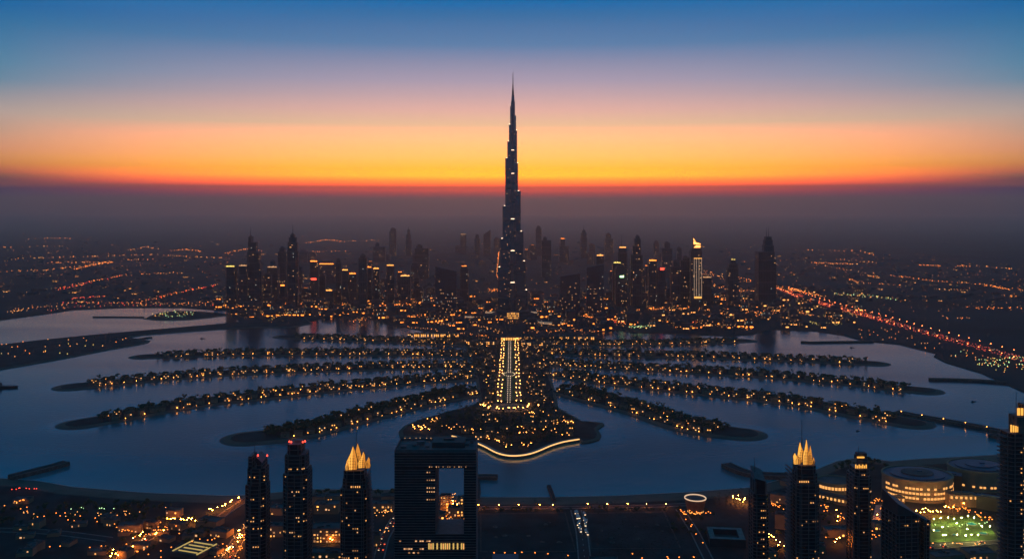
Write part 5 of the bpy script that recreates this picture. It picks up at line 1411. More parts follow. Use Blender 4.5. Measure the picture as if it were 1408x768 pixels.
P0 = rect(1162.5, 1199, d, 25, 3); z0 = Zt(655, d); bit(t_, 'shaft', TM, lambda m: tier(m, P0, 1.6, z0))
P1 = rect(1167, 1195.5, d + 2, 20, 2); z1 = Zt(646, d); bit(t_, 'upper_shaft', TM, lambda m: tier(m, P1, z0 - .2, z1))
P2 = rect(1177, 1194, d + 4, 13, 1.5)
bit(t_, 'lantern', ['dark_wall', 'dark_trim'], lambda m: (m.prism(P2, z1, Zt(632, d), 0, tmat=1), m.prism(shrink(P2, -.6), Zt(636, d), Zt(634.5, d), 1, bottom=True)))
for k in range(7): bit(t_, 'lantern_window', ['flame_gold'], lambda m: m.box(X(1178.6 + 2.4 * k, d), d + 3.4, z1 + 1, z1 + 4.6 - (k % 2), 1.0, .3, 0, bottom=True))
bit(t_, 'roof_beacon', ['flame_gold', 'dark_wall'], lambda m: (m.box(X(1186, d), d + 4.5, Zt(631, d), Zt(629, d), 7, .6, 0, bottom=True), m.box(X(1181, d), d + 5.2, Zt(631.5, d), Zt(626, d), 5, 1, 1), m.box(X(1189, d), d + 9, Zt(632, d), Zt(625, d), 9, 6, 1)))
mast(t_, 1185.2, 616, 632, d, 9)
win_rows(t_, org, P0, 1.6, z0, scatter(30, [0, 0, 7, 1], [.25, .3, .6, .92])); win_rows(t_, org, P1, z0, z1, [(0, .3, .5), (0, .55, .5)])
d = 800; t_ = near('residential_tower', 'low near tower with a sloping blue roof in front of the round hall', 1244, d); org = tuple(t_.location)
P0 = rect(1213, 1262, d, 28, 0, .12); bit(t_, 'shaft', TM, lambda m: tier(m, P0, 1.6, Zt(708, d)))
bit(t_, 'sloping_roof', ['roof_blue', 'dark_wall'], lambda m: m.prism(shrink(P0, 1), Zt(708, d) - .2, [Zt(692, d), Zt(709, d), Zt(703, d), Zt(683, d)], 1, tmat=0))
P1 = rect(1263, 1276, d + 3, 22, 0, .12); bit(t_, 'side_wing', TM, lambda m: tier(m, P1, 1.6, Zt(716, d)))
win_rows(t_, org, P0, 1.6, Zt(708, d), scatter(24, [0, 0, 3], [.15, .4, .6])); win_rows(t_, org, P1, 1.6, Zt(716, d), scatter(6, [0], None))
d = 760; t_ = near('residential_tower', 'stepped near tower at the eastern edge with lit roof panels and a mast', 1392, d); org = tuple(t_.location)
P0 = rect(1374, 1446, d, 17, 2); z0 = Zt(596, d); bit(t_, 'shaft', TM, lambda m: tier(m, P0, 1.6, z0))
P1 = rect(1387.5, 1440, d + 1, 14, 0); z1 = Zt(573, d); bit(t_, 'upper_shaft', ['rose_stone', 'dark_trim', 'dark_wall'], lambda m: tier(m, P1, z0 - .2, z1, pitch=14))
P2 = rect(1400, 1434, d + 2, 10, 0); z2 = Zt(557, d); bit(t_, 'crown', TM, lambda m: tier(m, P2, z1 - .2, z2, pitch=14))
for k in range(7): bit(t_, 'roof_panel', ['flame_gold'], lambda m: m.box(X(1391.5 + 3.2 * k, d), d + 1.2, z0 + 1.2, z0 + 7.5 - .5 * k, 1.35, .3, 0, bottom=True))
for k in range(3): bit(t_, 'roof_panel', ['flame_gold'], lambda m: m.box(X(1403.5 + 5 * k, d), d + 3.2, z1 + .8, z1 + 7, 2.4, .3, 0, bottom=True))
mast(t_, 1400.5, 539.5, 572, d, 3.6, .4)
bit(t_, 'balcony_stack', TM, lambda m: [m.prism(rect(1372.5, 1386, d + 3, 12), 1.6 + FLH * k + 2.5, 1.6 + FLH * k + 3.2, 2, bottom=True) for k in range(int((z0 - 4) / FLH))])
win_rows(t_, org, P0, 1.6, z0, [(0, rn.choice([.22, .26, .3, .33]) + rn.uniform(-.02, .02), rn.random()) for k in range(62)] + scatter(10, [0, 7]))

# ------------------------------------------------------------------ round halls of the eastern shore
def oval(t_, cx, cy_, rx, ry, z0, z1, mat, n=56, taper=1.0, tm=None, m=None):
    m.prism([(cx + rx * math.cos(2 * math.pi * i / n), cy_ + ry * math.sin(2 * math.pi * i / n)) for i in range(n)], z0, z1, mat, tmat=tm,
            pts1=[(cx + rx * taper * math.cos(2 * math.pi * i / n), cy_ + ry * taper * math.sin(2 * math.pi * i / n)) for i in range(n)])
def hall(px, py, rx, ry, h, label, rows, mats, step=True, arc=(1.05, 1.95), wm='window_near', every=1, wh=2.4):
    cx, cyy, _ = W(px, py, 1.6 + h)
    t_ = thing('round_hall', label, 'hall', (cx, cyy, 1.6)); org = tuple(t_.location)
    bit(t_, 'wall', [mats[0], mats[1]], lambda m: oval(t_, cx, cyy, rx, ry, 1.6, 1.6 + h, 0, tm=1, m=m))
    def rim(m):
        n = 56
        for i in range(n):
            a0, a1 = 2 * math.pi * i / n, 2 * math.pi * (i + 1) / n
            q = lambda a, s_, z: (cx + rx * s_ * math.cos(a), cyy + ry * s_ * math.sin(a), 1.6 + z)
            m.poly([q(a0, 1.02, h - 1.2), q(a1, 1.02, h - 1.2), q(a1, 1.02, h + 1.2), q(a0, 1.02, h + 1.2)]); m.poly([q(a1, .96, h + .05), q(a0, .96, h + .05), q(a0, .96, h + 1.2), q(a1, .96, h + 1.2)])
            m.poly([q(a0, 1.02, h + 1.2), q(a1, 1.02, h + 1.2), q(a1, .96, h + 1.2), q(a0, .96, h + 1.2)])
    bit(t_, 'roof_rim', [mats[0]], rim)
    if step:
        bit(t_, 'roof', [mats[1], mats[2]], lambda m: (oval(t_, cx, cyy, rx * .78, ry * .78, 1.6 + h, 1.6 + h + 1.6, 0, m=m), oval(t_, cx, cyy, rx * .46, ry * .46, 1.6 + h + 1.6, 1.6 + h + 3.0, 1, m=m), m.box(cx + 4, cyy + 2, 1.6 + h + 3, 1.6 + h + 4, 6, 3, 0)))
    for zz in rows:
        n = int(math.pi * rx / 4.2 * (arc[1] - arc[0])); 
        for k in range(n):
            if rn.random() > every: continue
            a = math.pi * (arc[0] + (arc[1] - arc[0]) * (k + .5) / n)
            nxv, nyv = math.cos(a) / rx, math.sin(a) / ry
            inst(win_mesh(3.0, wh, wm), 'window', (rx * 1.006 * math.cos(a), ry * 1.006 * math.sin(a), zz), math.atan2(nyv, nxv) + math.pi / 2, parent=t_)
    return t_
pbr('warm_stone', (0.34, 0.27, 0.19), 0.8, var=.15, scale=.1)
h1 = hall(1261, 651, 43, 36, 26, 'big oval hall with glowing window rows and a stepped blue roof', (4, 10, 16), ['warm_stone', 'roof_blue', 'roof_grey'], every=.85, wh=2.6)
h2 = hall(1347, 640, 40, 34, 25, 'second oval hall behind, with a smooth blue roof next to the edge tower', (5,), ['warm_stone', 'roof_blue', 'roof_blue'], every=.5)
h3 = hall(1149, 660, 24, 20, 13, 'small round hall with one glowing storey between the golden sails and lantern tower', (6,), ['warm_stone', 'roof_grey', 'roof_grey'], step=False, wh=3.6)
# link blocks between the halls
for (px, py, w, dp, h, r_, lb, wn_) in ((1298, 672, 42, 16, 22, -.5, 'dark ridge roofed link block between the two oval halls', 0), (1322, 694, 34, 14, 15, -.1, 'lower lit link block in front of the second oval hall', 6), (1145, 690, 44, 10, 9, -.7, 'curved lit terrace block below the small round hall', 9), (1362, 700, 30, 10, 16, -.6, 'long dark wall block beside the edge tower and oval hall', 0), (1230, 690, 24, 9, 7, .2, 'low forecourt block before the big oval hall', 4)):
    x, y, _ = W(px, py, 1.6); t_ = thing('link_block', lb, 'building', (x, y, 1.6)); t_.rotation_euler = (0, 0, r_)
    mb = MB(); mb.box(0, 0, 0, h, w, dp, 0, tmat=1); mb.box(0, 0, h, h + 1.6, w * .7, dp * .5, 1); mb.build('wall', ['warm_stone' if wn_ else 'dark_wall', 'roof_blue' if not wn_ else 'roof_grey'], (0, 0, 0), t_)
    for k in range(wn_): inst(win_mesh(2.6, 3.0, 'window_near'), 'window', (-w / 2 + w * (k + .5) / wn_, -dp / 2 - .12, h - 5), parent=t_)
# drum pavilion with a white ring
x, y, _ = W(956, 682, 20); t_ = thing('drum_pavilion', 'small drum shaped pavilion whose roof edge is a glowing white ring', 'pavilion', (x, y, 1.6)); org = tuple(t_.location)
bit(t_, 'wall', ['rose_stone', 'dark_wall'], lambda m: oval(t_, x, y, 9.5, 9.5, 1.6, 18, 0, taper=1.35, tm=1, m=m, n=32))
def ring(m):
    n = 36
    for i in range(n):
        a0, a1 = 2 * math.pi * i / n, 2 * math.pi * (i + 1) / n
        q = lambda a, r_, z: (x + r_ * math.cos(a), y + r_ * math.sin(a), z)
        m.poly([q(a0, 13.2, 18), q(a1, 13.2, 18), q(a1, 13.2, 19.1), q(a0, 13.2, 19.1)]); m.poly([q(a0, 13.2, 19.1), q(a1, 13.2, 19.1), q(a1, 12.2, 19.1), q(a0, 12.2, 19.1)]); m.poly([q(a1, 12.2, 18), q(a0, 12.2, 18), q(a0, 12.2, 19.1), q(a1, 12.2, 19.1)])
bit(t_, 'ring_light', ['rim_white'], ring)
for k in range(9): a = math.pi * (1.08 + .84 * k / 8); inst(win_mesh(1.6, 4.6, 'window_near'), 'window', (9.9 * math.cos(a), 9.9 * math.sin(a), .8), a + math.pi / 2, parent=t_)

# ------------------------------------------------------------------ foreshore: roads, plots, walks, lamps, trees, small blocks
def sheet(name, P, z, mat, kind='structure'):
    mb = MB(); mb.prism(ccw(P), 1.4, z, 0); return struct(mb.build(name, [mat]))
def road(P, w, z=1.9, mat='asphalt', edge=True):
    Q = resample([W(a, c, 1.6)[:2] for a, c in P], 15); n_ = normals(Q, False); o = (0, 0, 0)
    O = ccw([(p[0] + q[0] * w / 2, p[1] + q[1] * w / 2) for p, q in zip(Q, n_)] + [(p[0] - q[0] * w / 2, p[1] - q[1] * w / 2) for p, q in zip(Q, n_)][::-1])
    mb = MB(); mb.prism(O, 1.4, z, 0, tmat=0); struct(mb.build('road', [mat]))
    for s_ in (-1, 1):
        mb = MB()
        for k in range(len(Q) - 1):
            e, f = (w / 2 + .1) * s_, (w / 2 + 1.6) * s_
            a, c = Q[k], Q[k + 1]
            q4 = [(a[0] + n_[k][0] * e, a[1] + n_[k][1] * e), (c[0] + n_[k + 1][0] * e, c[1] + n_[k + 1][1] * e), (c[0] + n_[k + 1][0] * f, c[1] + n_[k + 1][1] * f), (a[0] + n_[k][0] * f, a[1] + n_[k][1] * f)]
            mb.prism(ccw(q4), 1.4, z + .14, 0)
        struct(mb.build('kerb', ['concrete']))
    return Q, n_
pl = lambda P: [W(a, c, 1.6)[:2] for a, c in P]
sheet('field', pl([(662, 757), (662, 707), (776, 705), (790, 757)]), 1.85, 'soil')
sheet('field', pl([(814, 753), (806, 706), (912, 704), (934, 752)]), 1.9, 'soil')
for P in (pl([(812, 754.5), (804, 704.5), (914, 702.5), (937, 753.5)]), pl([(660, 758.5), (660, 705.5), (778, 703.5), (792.5, 758.5)])):
    sheet('path', P, 1.78, 'dust_path')
roads = []
roads.append(road([(560, 699), (640, 698), (700, 697.5), (800, 697), (900, 695.5), (960, 692)], 7))
roads.append(road([(792, 701), (800, 730), (806, 790)], 11))
roads.append(road([(344, 682), (330, 692), (310, 705), (296, 716)], 8))
roads.append(road([(250, 716), (205, 738), (160, 772), (150, 790)], 9))
roads.append(road([(-60, 727), (40, 729), (90, 733), (150, 741)], 10))
roads.append(road([(345, 722), (325, 745), (300, 790)], 12))
roads.append(road([(544, 712), (528, 740), (515, 790)], 9))
roads.append(road([(935, 700), (955, 730), (985, 790)], 8))
roads.append(road([(1280, 752), (1330, 748), (1400, 742)], 8))
SLN = {}
def lamp_mesh(mat, h, r_):
    sl = MB(); sl.cyl(0, 0, 0, h, .12, .08, 6, 0); sl.cyl(0, 0, h, h + r_ * 1.4, r_, r_ * .8, 8, 1, bottom=True); sl.cyl(0, 0, h + r_ * 1.4, h + r_ * 1.6, r_ * 1.1, r_ * .2, 8, 0)
    return sl.mesh('street_lamp', ['dark_wall', mat])
LG, LO, LP_, LWH = lamp_mesh('street_glow', 5.0, .42), lamp_mesh('lamp_orange', 5.5, .6), lamp_mesh('park_glow', 7.0, .36), lamp_mesh('lamp_warm', 4.5, .5)
LGR = lamp_mesh('lamp_green', 4.5, .55); LRD = lamp_mesh('lamp_red', 3.0, .6)
KN = {}
def flamp(me, px, py, label, group, jit=0.0):
    x, y, _ = W(px + rn.gauss(0, jit), py + rn.gauss(0, jit * .4), 6)
    if y > beach_y(x) - 12: return
    nm_ = 'floodlight' if me is LP_ else 'path_lamp' if me in (LWH, LGR, LRD) else 'lantern' if me is LO else 'street_lamp'; tag(inst(me, nm_, (x, y, 1.6)), label, nm_.replace('_', ' '), group)  # plain street lamps; path_lamp and lantern only divide them by colour
for px in (658, 686, 713, 742, 760, 808, 835, 863, 889, 916):
    flamp(LG, px, 694 - (px > 800) * 1.2, 'orange lamp in the evenly spaced row along the back of the beach', 'beach row lamps')
def cluster(me, pts, n_, jit, label, group):
    for k in range(n_):
        a = rn.choice(range(len(pts) - 1)); u = rn.random(); flamp(me, pts[a][0] + (pts[a + 1][0] - pts[a][0]) * u, pts[a][1] + (pts[a + 1][1] - pts[a][1]) * u, label, group, jit)
cluster(LG, [(232, 712), (272, 714)], 13, 4, 'bright orange lamp in the dense knot west of the towers', 'orange knot lamps')
cluster(LG, [(286, 704), (330, 682)], 12, 2.5, 'orange lamp along the lane running up to the beach by the westmost tower', 'beach lane lamps')
cluster(LO, [(157, 726), (200, 737), (230, 725)], 22, 4, 'orange lamp round the lit courtyard on the western shore', 'courtyard lamps')
cluster(LO, [(18, 690), (40, 687)], 7, 2, 'orange lamp beside the western beach', 'western beach lamps')
cluster(LRD, [(14, 670), (50, 669)], 8, 1.5, 'small red lamp at the foot of the western pier', 'red pier foot lamps')
cluster(LGR, [(95, 698), (160, 699)], 9, 2, 'greenish lamp in the dim row behind the western beach', 'greenish lamps')
cluster(LWH, [(0, 705), (130, 708), (230, 700)], 26, 7, 'lone pale lamp scattered over the dark western grove', 'scattered grove lamps')
cluster(LWH, [(338, 720), (318, 750), (300, 768)], 24, 4, 'warm lamp along the road beside the westmost tower', 'road lamps by the westmost tower')
cluster(LO, [(340, 735), (322, 768)], 14, 3, 'orange lamp along the road beside the westmost tower', 'orange road lamps by the westmost tower')
cluster(LG, [(610, 706), (626, 690), (630, 700)], 8, 4, 'orange lamp seen through the hole of the frame building', 'lamps behind the hollow frame')
cluster(LO, [(600, 730), (615, 705), (636, 722)], 26, 7, 'orange lamp in the streets behind the hollow frame', 'street lamps behind the hollow frame')
cluster(LWH, [(622, 690), (630, 660)], 8, 1.5, 'white lamp along the mole seen through the frame building', 'mole lamps')
cluster(LWH, [(512, 705), (540, 702), (528, 735)], 22, 5, 'yellowish lamp in the parking court west of the frame building', 'parking court lamps')
cluster(LG, [(1000, 682), (1028, 690)], 10, 5, 'orange lamp among palms on the beach beside the wedge roofed tower', 'beach palms lamps')
cluster(LO, [(945, 706), (975, 706)], 16, 4, 'orange lamp round the foot of the drum pavilion', 'drum pavilion lamps')
cluster(LO, [(935, 700), (968, 752)], 12, 1.5, 'orange lamp along the lane past the drum pavilion', 'drum lane lamps')
cluster(LG, [(1058, 735), (1075, 752)], 8, 4, 'orange lamp between the wedge roofed tower and the golden sails', 'lamps between eastern towers')
cluster(LO, [(1060, 692), (1085, 705)], 12, 2, 'orange lamp along the curved terrace beside the golden sails', 'terrace lamps')
cluster(LO, [(1132, 695), (1160, 715)], 18, 3, 'orange lamp below the small round hall', 'small hall lamps')
cluster(LO, [(1200, 700), (1212, 680), (1225, 720)], 26, 6, 'orange lamp in the plaza before the big oval hall', 'plaza lamps')
cluster(LG, [(1232, 702), (1300, 698), (1335, 690)], 12, 4, 'bright orange lamp at the foot of the big oval hall', 'hall foot lamps')
cluster(LO, [(1300, 695), (1370, 715)], 34, 5, 'warm lamp among the stalls beside the green park', 'stall lamps')
cluster(LGR, [(1285, 722), (1360, 720)], 10, 4, 'greenish lamp over the park lawn', 'park edge lamps')
cluster(LWH, [(1280, 746), (1340, 747), (1400, 742)], 24, 1.5, 'pale lamp along the walk below the park', 'park walk lamps')
cluster(LO, [(880, 767), (960, 766)], 6, 3, 'orange lamp at the near edge of the empty plots', 'plot edge lamps')
for px, py in ((1296, 727), (1316, 722), (1330, 730), (1300, 738), (1345, 738), (1322, 714), (1350, 726), (1284, 716)):
    flamp(LP_, px, py, 'bright yellow floodlight pole on the park lawn', 'park floodlights')
sheet('lawn', pl([(1276, 745), (1282, 708), (1350, 708), (1374, 742)]), 1.95, 'lawn')
for (px, py, r_) in ((1287, 729, 5), (1336, 720, 6), (1352, 733, 5), (1314, 735, 4)):
    x, y, _ = W(px, py, 2); t_ = thing('pool', {5: 'small round pool glinting on the park lawn', 6: 'widest round pool of the park, below the stalls', 4: 'smallest pool in the middle of the park'}[r_] if px != 1352 else 'round pool near the corner of the park closest to the edge tower', 'pool', (x, y, 1.95))
    mb = MB(); mb.cyl(0, 0, 0, .5, r_, n=24, mat=0, ry=.8); mb.build('rim', ['concrete'], (0, 0, 0), t_); mb = MB(); mb.cyl(0, 0, .4, .55, r_ * .88, n=24, mat=0, ry=.8); mb.build('pool_water', ['pool_water'], (0, 0, 0), t_)
sheet('plaza', pl([(1198, 722), (1204, 694), (1240, 694), (1262, 706), (1272, 722)]), 1.9, 'pale_concrete')

# courtyard block with a frame roof, striped market roofs and other low buildings
x, y, _ = W(998, 733, 10); t_ = thing('courtyard_block', 'low square block with a wide pale roof frame round a dark court', 'building', (x, y, 1.6)); org = tuple(t_.location)
t_.rotation_euler = (0, 0, -.12)
mb = MB()
for q in ((0, -15, 0, 9, 38, 6), (0, 15, 0, 9, 38, 6), (-16, 0, 0, 9, 6, 23.8), (16, 0, 0, 9, 6, 23.8)): mb.box(*q, 0, tmat=1)
mb.build('wall', ['dark_wall', 'concrete'], (0, 0, 0), t_)
mb = MB(); mb.box(0, 0, 0, 3, 25.8, 23.8, 0); mb.build('court_roof', ['roof_grey'], (0, 0, 0), t_)
x, y, _ = W(268, 753, 6); t_ = thing('market_hall', 'row of glowing yellow striped roofs on the western shore', 'market hall', (x, y, 1.6)); t_.rotation_euler = (0, 0, -.35)
mb = MB(); mb.box(0, 0, 0, 5, 36, 34, 0); mb.build('wall', ['roof_grey'], (0, 0, 0), t_)
for k in range(4):
    mb = MB(); mb.box(1, -12 + 8 * k, 5.05, 5.8, 24, 1.3, 0); mb.build('skylight', ['skylight_dim'], (0, 0, 0), t_)
for s_ in (-1, 1):
    mb = MB(); mb.box(15.5 * s_, 0, 5.05, 5.9, 1.2, 32, 0); mb.build('skylight', ['skylight_dim'], (0, 0, 0), t_)
x, y, _ = W(695, 766, 8); t_ = thing('shed', 'pale blue flat roofed shed at the near edge of the empty plots', 'shed', (x, y, 1.6)); mb = MB(); mb.box(0, 0, 0, 7, 26, 14, 0); mb.build('wall', ['dark_wall'], (0, 0, 0), t_); mb = MB(); mb.box(0, 0, 7, 7.5, 27, 15, 0); mb.build('roof', ['roof_blue'], (0, 0, 0), t_)
HB_ = []
def shore_block(px, py, w, dp, h, rot, lit, label, group=None, wm=('window_near', 'window_near'), roof='roof_grey', gap=3.4):
    x, y, _ = W(px, py, 1.6); t_ = thing('shore_block', label, 'building', (x, y, 1.6), group); t_.rotation_euler = (0, 0, rot)
    mb = MB(); mb.box(0, 0, 0, h, w, dp, 0, tmat=1)
    for s_ in range(3): mb.box(rn.uniform(-w * .35, w * .35), rn.uniform(-dp * .3, dp * .3), h, h + rn.uniform(1, 2.2), rn.uniform(2, 5), rn.uniform(2, 4), 1)
    mb.build('wall', ['warm_stone', roof], (0, 0, 0), t_)
    mb = MB()
    for q in ((0, -dp/2 + .2, h, h + .9, w, .4), (0, dp/2 - .2, h, h + .9, w, .4), (-w/2 + .2, 0, h, h + .9, .4, dp - .84), (w/2 - .2, 0, h, h + .9, .4, dp - .84)): mb.box(*q, 0)
    mb.build('parapet', ['dark_trim'], (0, 0, 0), t_)
    for f in range(max(1, int(h / 3.6))):
        for k in range(int(w / gap)):
            if rn.random() < lit * .7: inst(win_mesh(rn.choice((1.0, 1.5, 2.2)), rn.choice((1.2, 1.6, 2.0)), rn.choice(('window_near', 'window_near', 'window_gold', 'window_faint', 'window_dim'))), 'window', (-w / 2 + gap * (k + .5), -dp / 2 - .1, .8 + 3.6 * f), parent=t_)
for a in ((450, 703, 30, 16, 11, 0, .6, 'wide lit block between the stepped and petal towers, nearest the beach'), (450, 741, 34, 20, 15, 0, .85, 'block of bright orange windows between the stepped and petal towers'), (450, 768, 36, 14, 9, 0, .9, 'lowest gold windowed block between the stepped and petal towers'),
          (455, 690, 22, 12, 9, .1, .4, 'small block just behind the beach trees near the petal tower'), (438, 692, 16, 12, 10, -.1, .4, 'narrow block just behind the beach trees near the stepped tower'),
          (526, 700, 28, 14, 9, 0, .7, 'yellow lit block west of the frame building, behind the parking court'), (535, 690, 20, 12, 9, .15, .5, 'small dim block closest to the beach west of the frame building'), (513, 748, 16, 12, 12, .1, .7, 'orange lit block beside the foot of the petal tower'),
          (380, 735, 20, 14, 12, .1, .5, 'block squeezed between the westmost and stepped towers'), (382, 705, 18, 14, 8, -.2, .4, 'low block behind the stepped tower near the beach'),
          (613, 700, 13, 10, 18, 0, .8, 'tall narrow lit block seen through the hole of the frame building'), (625, 712, 15, 10, 14, 0, .8, 'squat lit block seen through the hole of the frame building'), (606, 716, 12, 10, 10, 0, .7, 'low lit block at the corner of the hole in the frame building'), (634, 708, 8, 8, 22, 0, .6, 'slim lit block at the eastern edge of the frame hole'),
          (290, 720, 26, 16, 6, -.3, .3, 'flat roofed block just below the orange lamp knot'), (305, 735, 22, 14, 6, -.3, .4, 'flat roofed block beside the road near the westmost tower'), (270, 735, 24, 12, 5, -.2, .3, 'flat roofed block above the yellow striped roofs'), (180, 730, 26, 14, 9, .3, .5, 'long block at the lit courtyard on the western shore'), (245, 726, 18, 12, 7, -.3, .5, 'small block west of the yellow striped roofs'),
          (32, 690, 20, 12, 5, 0, .5, 'low block beside the western beach'), (30, 727, 16, 8, 4, 0, .6, 'lit kiosk on the dark western road'), (1080, 725, 22, 14, 16, -.4, .25, 'dark block between the wedge roofed tower and the golden sails'), (1150, 735, 28, 14, 8, .1, .3, 'low block between the golden sails and the lantern tower'), (1075, 690, 26, 12, 10, -.5, .4, 'low block behind the wedge roofed tower near the breakwater'),
          (1222, 712, 14, 10, 8, 0, .8, 'bright kiosk in the plaza beside the lantern tower'), (1208, 726, 12, 10, 7, 0, .7, 'lower kiosk in the plaza beside the lantern tower'), (1300, 768, 34, 16, 6, .2, .3, 'flat blue roofed block below the park'), (1345, 764, 30, 18, 6, .1, .3, 'wider flat roofed block below the park beside the edge tower'),
          (1090, 668, 30, 12, 6, -.7, .1, 'dark sheds on the quay by the breakwater'), (830, 775, 30, 14, 5, 0, .2, 'low shed at the near edge beside the vehicle road')):
    shore_block(*a)
# parked vehicles along the middle road
vm = MB(); vm.prism([(-1, -3), (1, -3), (1, 3), (-1, 3)], .5, 2.4, 0, pts1=[(-.92, -2.7), (.92, -2.7), (.92, 2.9), (-.92, 2.9)]); vm.box(0, -3.02, .7, 1.2, 1.7, .1, 1); vm.box(0, -2.95, 1.5, 2.2, 1.6, .25, 2)
for sx in (-1, 1):
    for sy in (-1.9, 1.9): vm.box(sx * .85, sy, 0, .8, .3, .8, 2)
VAN = vm.mesh('van', ['white_paint', 'lamp_white', 'dark_wall'])
for k in range(22):
    px, py = 790 + rn.uniform(0, 1) * 4 + (rn.random() < .5) * 9, 702 + 33 * rn.random(); px += (py - 702) * .22
    x, y, _ = W(px, py, 2); tag(inst(VAN, 'van', (x, y, 1.95), rn.uniform(-.3, .3), (1.15, 1.15, 1.15)), 'white van parked along the road between the two empty plots', 'van', 'vans between the empty plots')
for (Q, n_), nn, lb in ((roads[3], 6, 'the western courtyard'), (roads[5], 12, 'the westmost tower'), (roads[6], 14, 'the frame building'), (roads[8], 8, 'the park')):
    for k in range(nn):
        i = rn.randrange(len(Q) - 1); s_ = rn.choice([-1, 1]); hd = math.atan2(Q[i + 1][1] - Q[i][1], Q[i + 1][0] - Q[i][0]) + (math.pi if s_ > 0 else 0)
        tag(inst(CAR_ME, 'car', (Q[i][0] + n_[i][0] * 2.4 * s_, Q[i][1] + n_[i][1] * 2.4 * s_, 1.95), hd), f'car on the road beside {lb}', 'car', f'cars beside {lb}')
# piers of the near shore
strip('pier', [(14, 659), (40, 652.5), (70, 645), (92, 638.5)], 13, 5.0, 'thick dark pier slanting out from the western beach', 'pier')
strip('pier', [(655, 690), (658, 676), (656, 660)], 6, 3.0, 'straight mole beside the frame building', 'pier')
strip('pier', [(652, 658), (668, 657.5), (684, 658)], 11, 4.0, 'thick crosspiece at the end of the mole beside the frame building', 'pier')
strip('pier', [(762, 690), (758, 678), (754.5, 669)], 5, 3.0, 'thin dark jetty in the middle of the beach', 'pier')
strip('breakwater', [(998, 641), (1010, 647), (1025, 653), (1060, 657), (1090, 657)], 15, 5.0, 'broad dark breakwater on the eastern beach', 'breakwater')
strip('quay', [(1360, 600), (1385, 604), (1420, 610)], 12, 4.5, 'dark quay stub below the causeway', 'quay')
# shore trees
def grove(n_, box_, s0, s1, kind, label, group, dens=1.0):
    for k in range(n_):
        px, py = rn.uniform(box_[0], box_[1]), rn.uniform(box_[2], box_[3]); x, y, _ = W(px, py, 1.6)
        if y > beach_y(x) - 30: continue
        o = inst(rn.choice(TREE_ME if kind == 'tree' else PALM_ME), 'shore_tree' if kind == 'tree' else 'shore_palm', (x, y, 1.6), rn.uniform(0, 6), (lambda q: (q, q, q))(rn.uniform(s0, s1))); tag(o, label, 'tree' if kind == 'tree' else 'palm tree', group)
grove(36, (90, 240, 693, 702), .5, .9, 'tree', 'dark tree in the row behind the western beach', 'trees behind the western beach')
grove(70, (0, 210, 698, 724), .5, .9, 'tree', 'dark tree in the lamplit grove on the western shore', 'western grove')
grove(30, (428, 470, 673, 684), .7, 1.1, 'tree', 'dark tree fringing the water by the stepped tower', 'trees by the stepped tower')
grove(30, (505, 545, 675, 684), .7, 1.1, 'tree', 'dark tree fringing the water west of the frame building', 'trees west of the frame building')
grove(26, (660, 1000, 690, 695), .3, .55, 'palm', 'small dark palm in the row behind the middle beach', 'palms behind the middle beach')
grove(30, (975, 1032, 678, 700), .5, .9, 'palm', 'dark palm on the beach beside the wedge roofed tower', 'palms by the wedge roofed tower')
grove(24, (925, 985, 698, 745), .45, .8, 'tree', 'dark tree along the lane past the drum pavilion', 'trees on the drum lane')
grove(44, (1128, 1235, 634, 650), .6, 1.1, 'tree', 'dark tree on the mound behind the lantern tower', 'trees on the eastern mound')
grove(30, (1285, 1370, 700, 740), .35, .6, 'palm', 'dark palm round the floodlit park', 'park palms')
grove(30, (140, 290, 715, 762), .5, .9, 'tree', 'dark tree near the western courtyard', 'courtyard trees')
grove(30, (1060, 1160, 690, 762), .5, .9, 'tree', 'dark tree between the eastern towers', 'trees between the eastern towers')

cluster(LG, [(200, 728), (150, 765)], 9, 2.5, 'orange lamp along the western courtyard road', 'courtyard road lamps')
cluster(LO, [(60, 745), (190, 758), (240, 762)], 16, 8, 'small orange lamp at the near edge of the western grove', 'near edge grove lamps')
cluster(LG, [(330, 728), (312, 760)], 7, 2, 'bright orange lamp in the street beside the westmost tower', 'bright street lamps by the westmost tower')
cluster(LG, [(440, 735), (465, 745)], 4, 3, 'bright orange lamp between the stepped and petal towers', 'lamps between stepped and petal towers')
cluster(LG, [(1205, 705), (1228, 715)], 7, 4, 'bright orange lamp in the plaza by the lantern tower', 'bright plaza lamps')
cluster(LO, [(665, 760), (780, 762), (940, 760)], 8, 3, 'lamp on the dusty lane along the near edge of the plots', 'plot lane lamps')
for k in range(26):
    px, py = rn.choice([(rn.uniform(0, 150), rn.uniform(715, 766)), (rn.uniform(150, 330), rn.uniform(700, 766)), (rn.uniform(1056, 1210), rn.uniform(700, 766))]); 
    shore_block(px, py, rn.uniform(9, 20), rn.uniform(8, 14), rn.choice([4, 4, 7.5]), rn.uniform(-.4, .4), .3, 'small flat roofed house in the dark quarter ' + ('of the western shore' if px < 400 else 'between the eastern towers'), 'small houses ' + ('of the western shore' if px < 400 else 'between the eastern towers'))
pbr('scrub', (0.035, 0.045, 0.025), .9, var=.5, scale=.5)
mb = MB()
for k in range(1500):
    px, py = rn.uniform(655, 940), rn.uniform(698, 764); x, y, _ = W(px, py, 1.9)
    q = rn.uniform(.25, .8) * (1.6 if rn.random() < .1 else 1); v_ = [(a * rn.uniform(.7, 1.3), b_ * rn.uniform(.7, 1.3), c * rn.uniform(.5, 1)) for a, b_, c in ICO0[0]]
    if 783 < px - (py - 702) * .22 < 806: continue
    mb.tri(v_, ICO0[1], 0, (x, y, 1.9), (q, q, q * .6))
o = mb.build('scrub', ['scrub']); o['kind'] = 'stuff'
grove(34, (655, 785, 700, 704), .25, .5, 'tree', 'small dark tree in the row along the empty plot by the frame building', 'trees along the western plot')
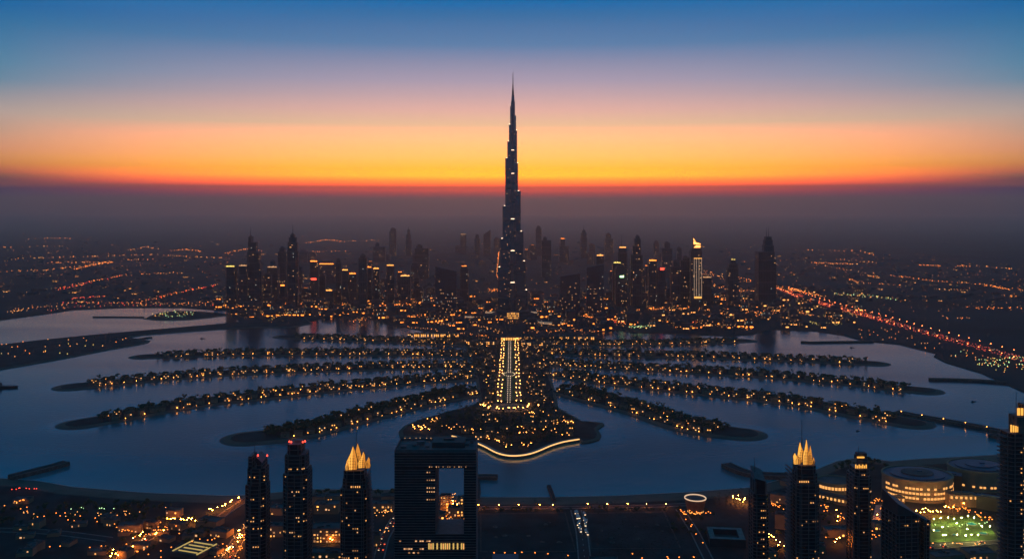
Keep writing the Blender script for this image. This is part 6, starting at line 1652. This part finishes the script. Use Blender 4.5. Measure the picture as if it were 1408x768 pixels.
grove(34, (805, 935, 698, 703), .25, .5, 'tree', 'small dark tree in the row along the empty plot by the drum lane', 'trees along the eastern plot')

cluster(LG, [(1225, 706), (1262, 703), (1300, 703)], 14, 2, 'orange lamp washing the wall of the big oval hall', 'hall wall lamps')
cluster(LP_, [(1284, 714), (1360, 716), (1362, 736), (1288, 740)], 9, 3, 'yellow floodlight pole round the rim of the park lawn', 'park rim floodlights')
cluster(LG, [(346, 716), (330, 736), (314, 762)], 12, 2.5, 'orange lamp along the busy street west of the westmost tower', 'busy street lamps')
cluster(LG, [(160, 764), (205, 738), (250, 717)], 9, 1.5, 'orange lamp on the slanting western road', 'slanting road lamps')
cluster(LG, [(1140, 700), (1160, 722), (1150, 750)], 7, 5, 'orange lamp between golden sails and lantern tower', 'lamps by the golden sails')
cluster(LO, [(604, 700), (625, 690), (634, 712)], 22, 6, 'amber lamp of the quarter glimpsed through the frame building', 'amber lamps behind the hollow frame')

# lane marks on the middle road, and odd plant left on the two plots
Q, n_ = roads[1]
for k in range(0, len(Q) - 1):
    mb = MB(); mb.box(Q[k][0], Q[k][1], 1.85, 1.925, .35, 4.0, 0, rot=math.atan2(Q[k + 1][1] - Q[k][1], Q[k + 1][0] - Q[k][0]) - math.pi / 2); struct(mb.build('road_marking', ['white_paint']))
for k in range(18):
    px, py = rn.choice([(rn.uniform(668, 770), rn.uniform(712, 752)), (rn.uniform(820, 920), rn.uniform(710, 750))]); x, y, _ = W(px, py, 1.9)
    mb = MB(); r_ = rn.uniform(1.5, 4); n_k = 9
    P_ = [(r_ * rn.uniform(.7, 1.2) * math.cos(6.283 * i / n_k), r_ * rn.uniform(.7, 1.2) * math.sin(6.283 * i / n_k)) for i in range(n_k)]
    mb.prism(P_, 0, r_ * .4, 0, pts1=[(a * .25, b_ * .25) for a, b_ in P_]); o = mb.build('spoil_heap', ['rock']); o.location = (x, y, 1.88)
    tag(o, 'low spoil heap on the empty dark plot ' + ('beside the frame building' if px < 790 else 'beside the drum lane'), 'heap', 'spoil heaps ' + ('by the frame building' if px < 790 else 'by the drum lane'))

cluster(LO, [(10, 700), (120, 712), (260, 730), (330, 760)], 34, 9, 'fine amber lamp scattered over the western shore streets', 'fine lamps of the western shore')
cluster(LG, [(602, 712), (612, 700), (632, 704)], 6, 4, 'bright amber lamp framed by the hole of the frame building', 'bright lamps in the hollow frame')
cluster(LO, [(1060, 710), (1160, 745), (1210, 735)], 22, 8, 'fine amber lamp in the lanes between the eastern towers', 'fine lamps of the eastern lanes')
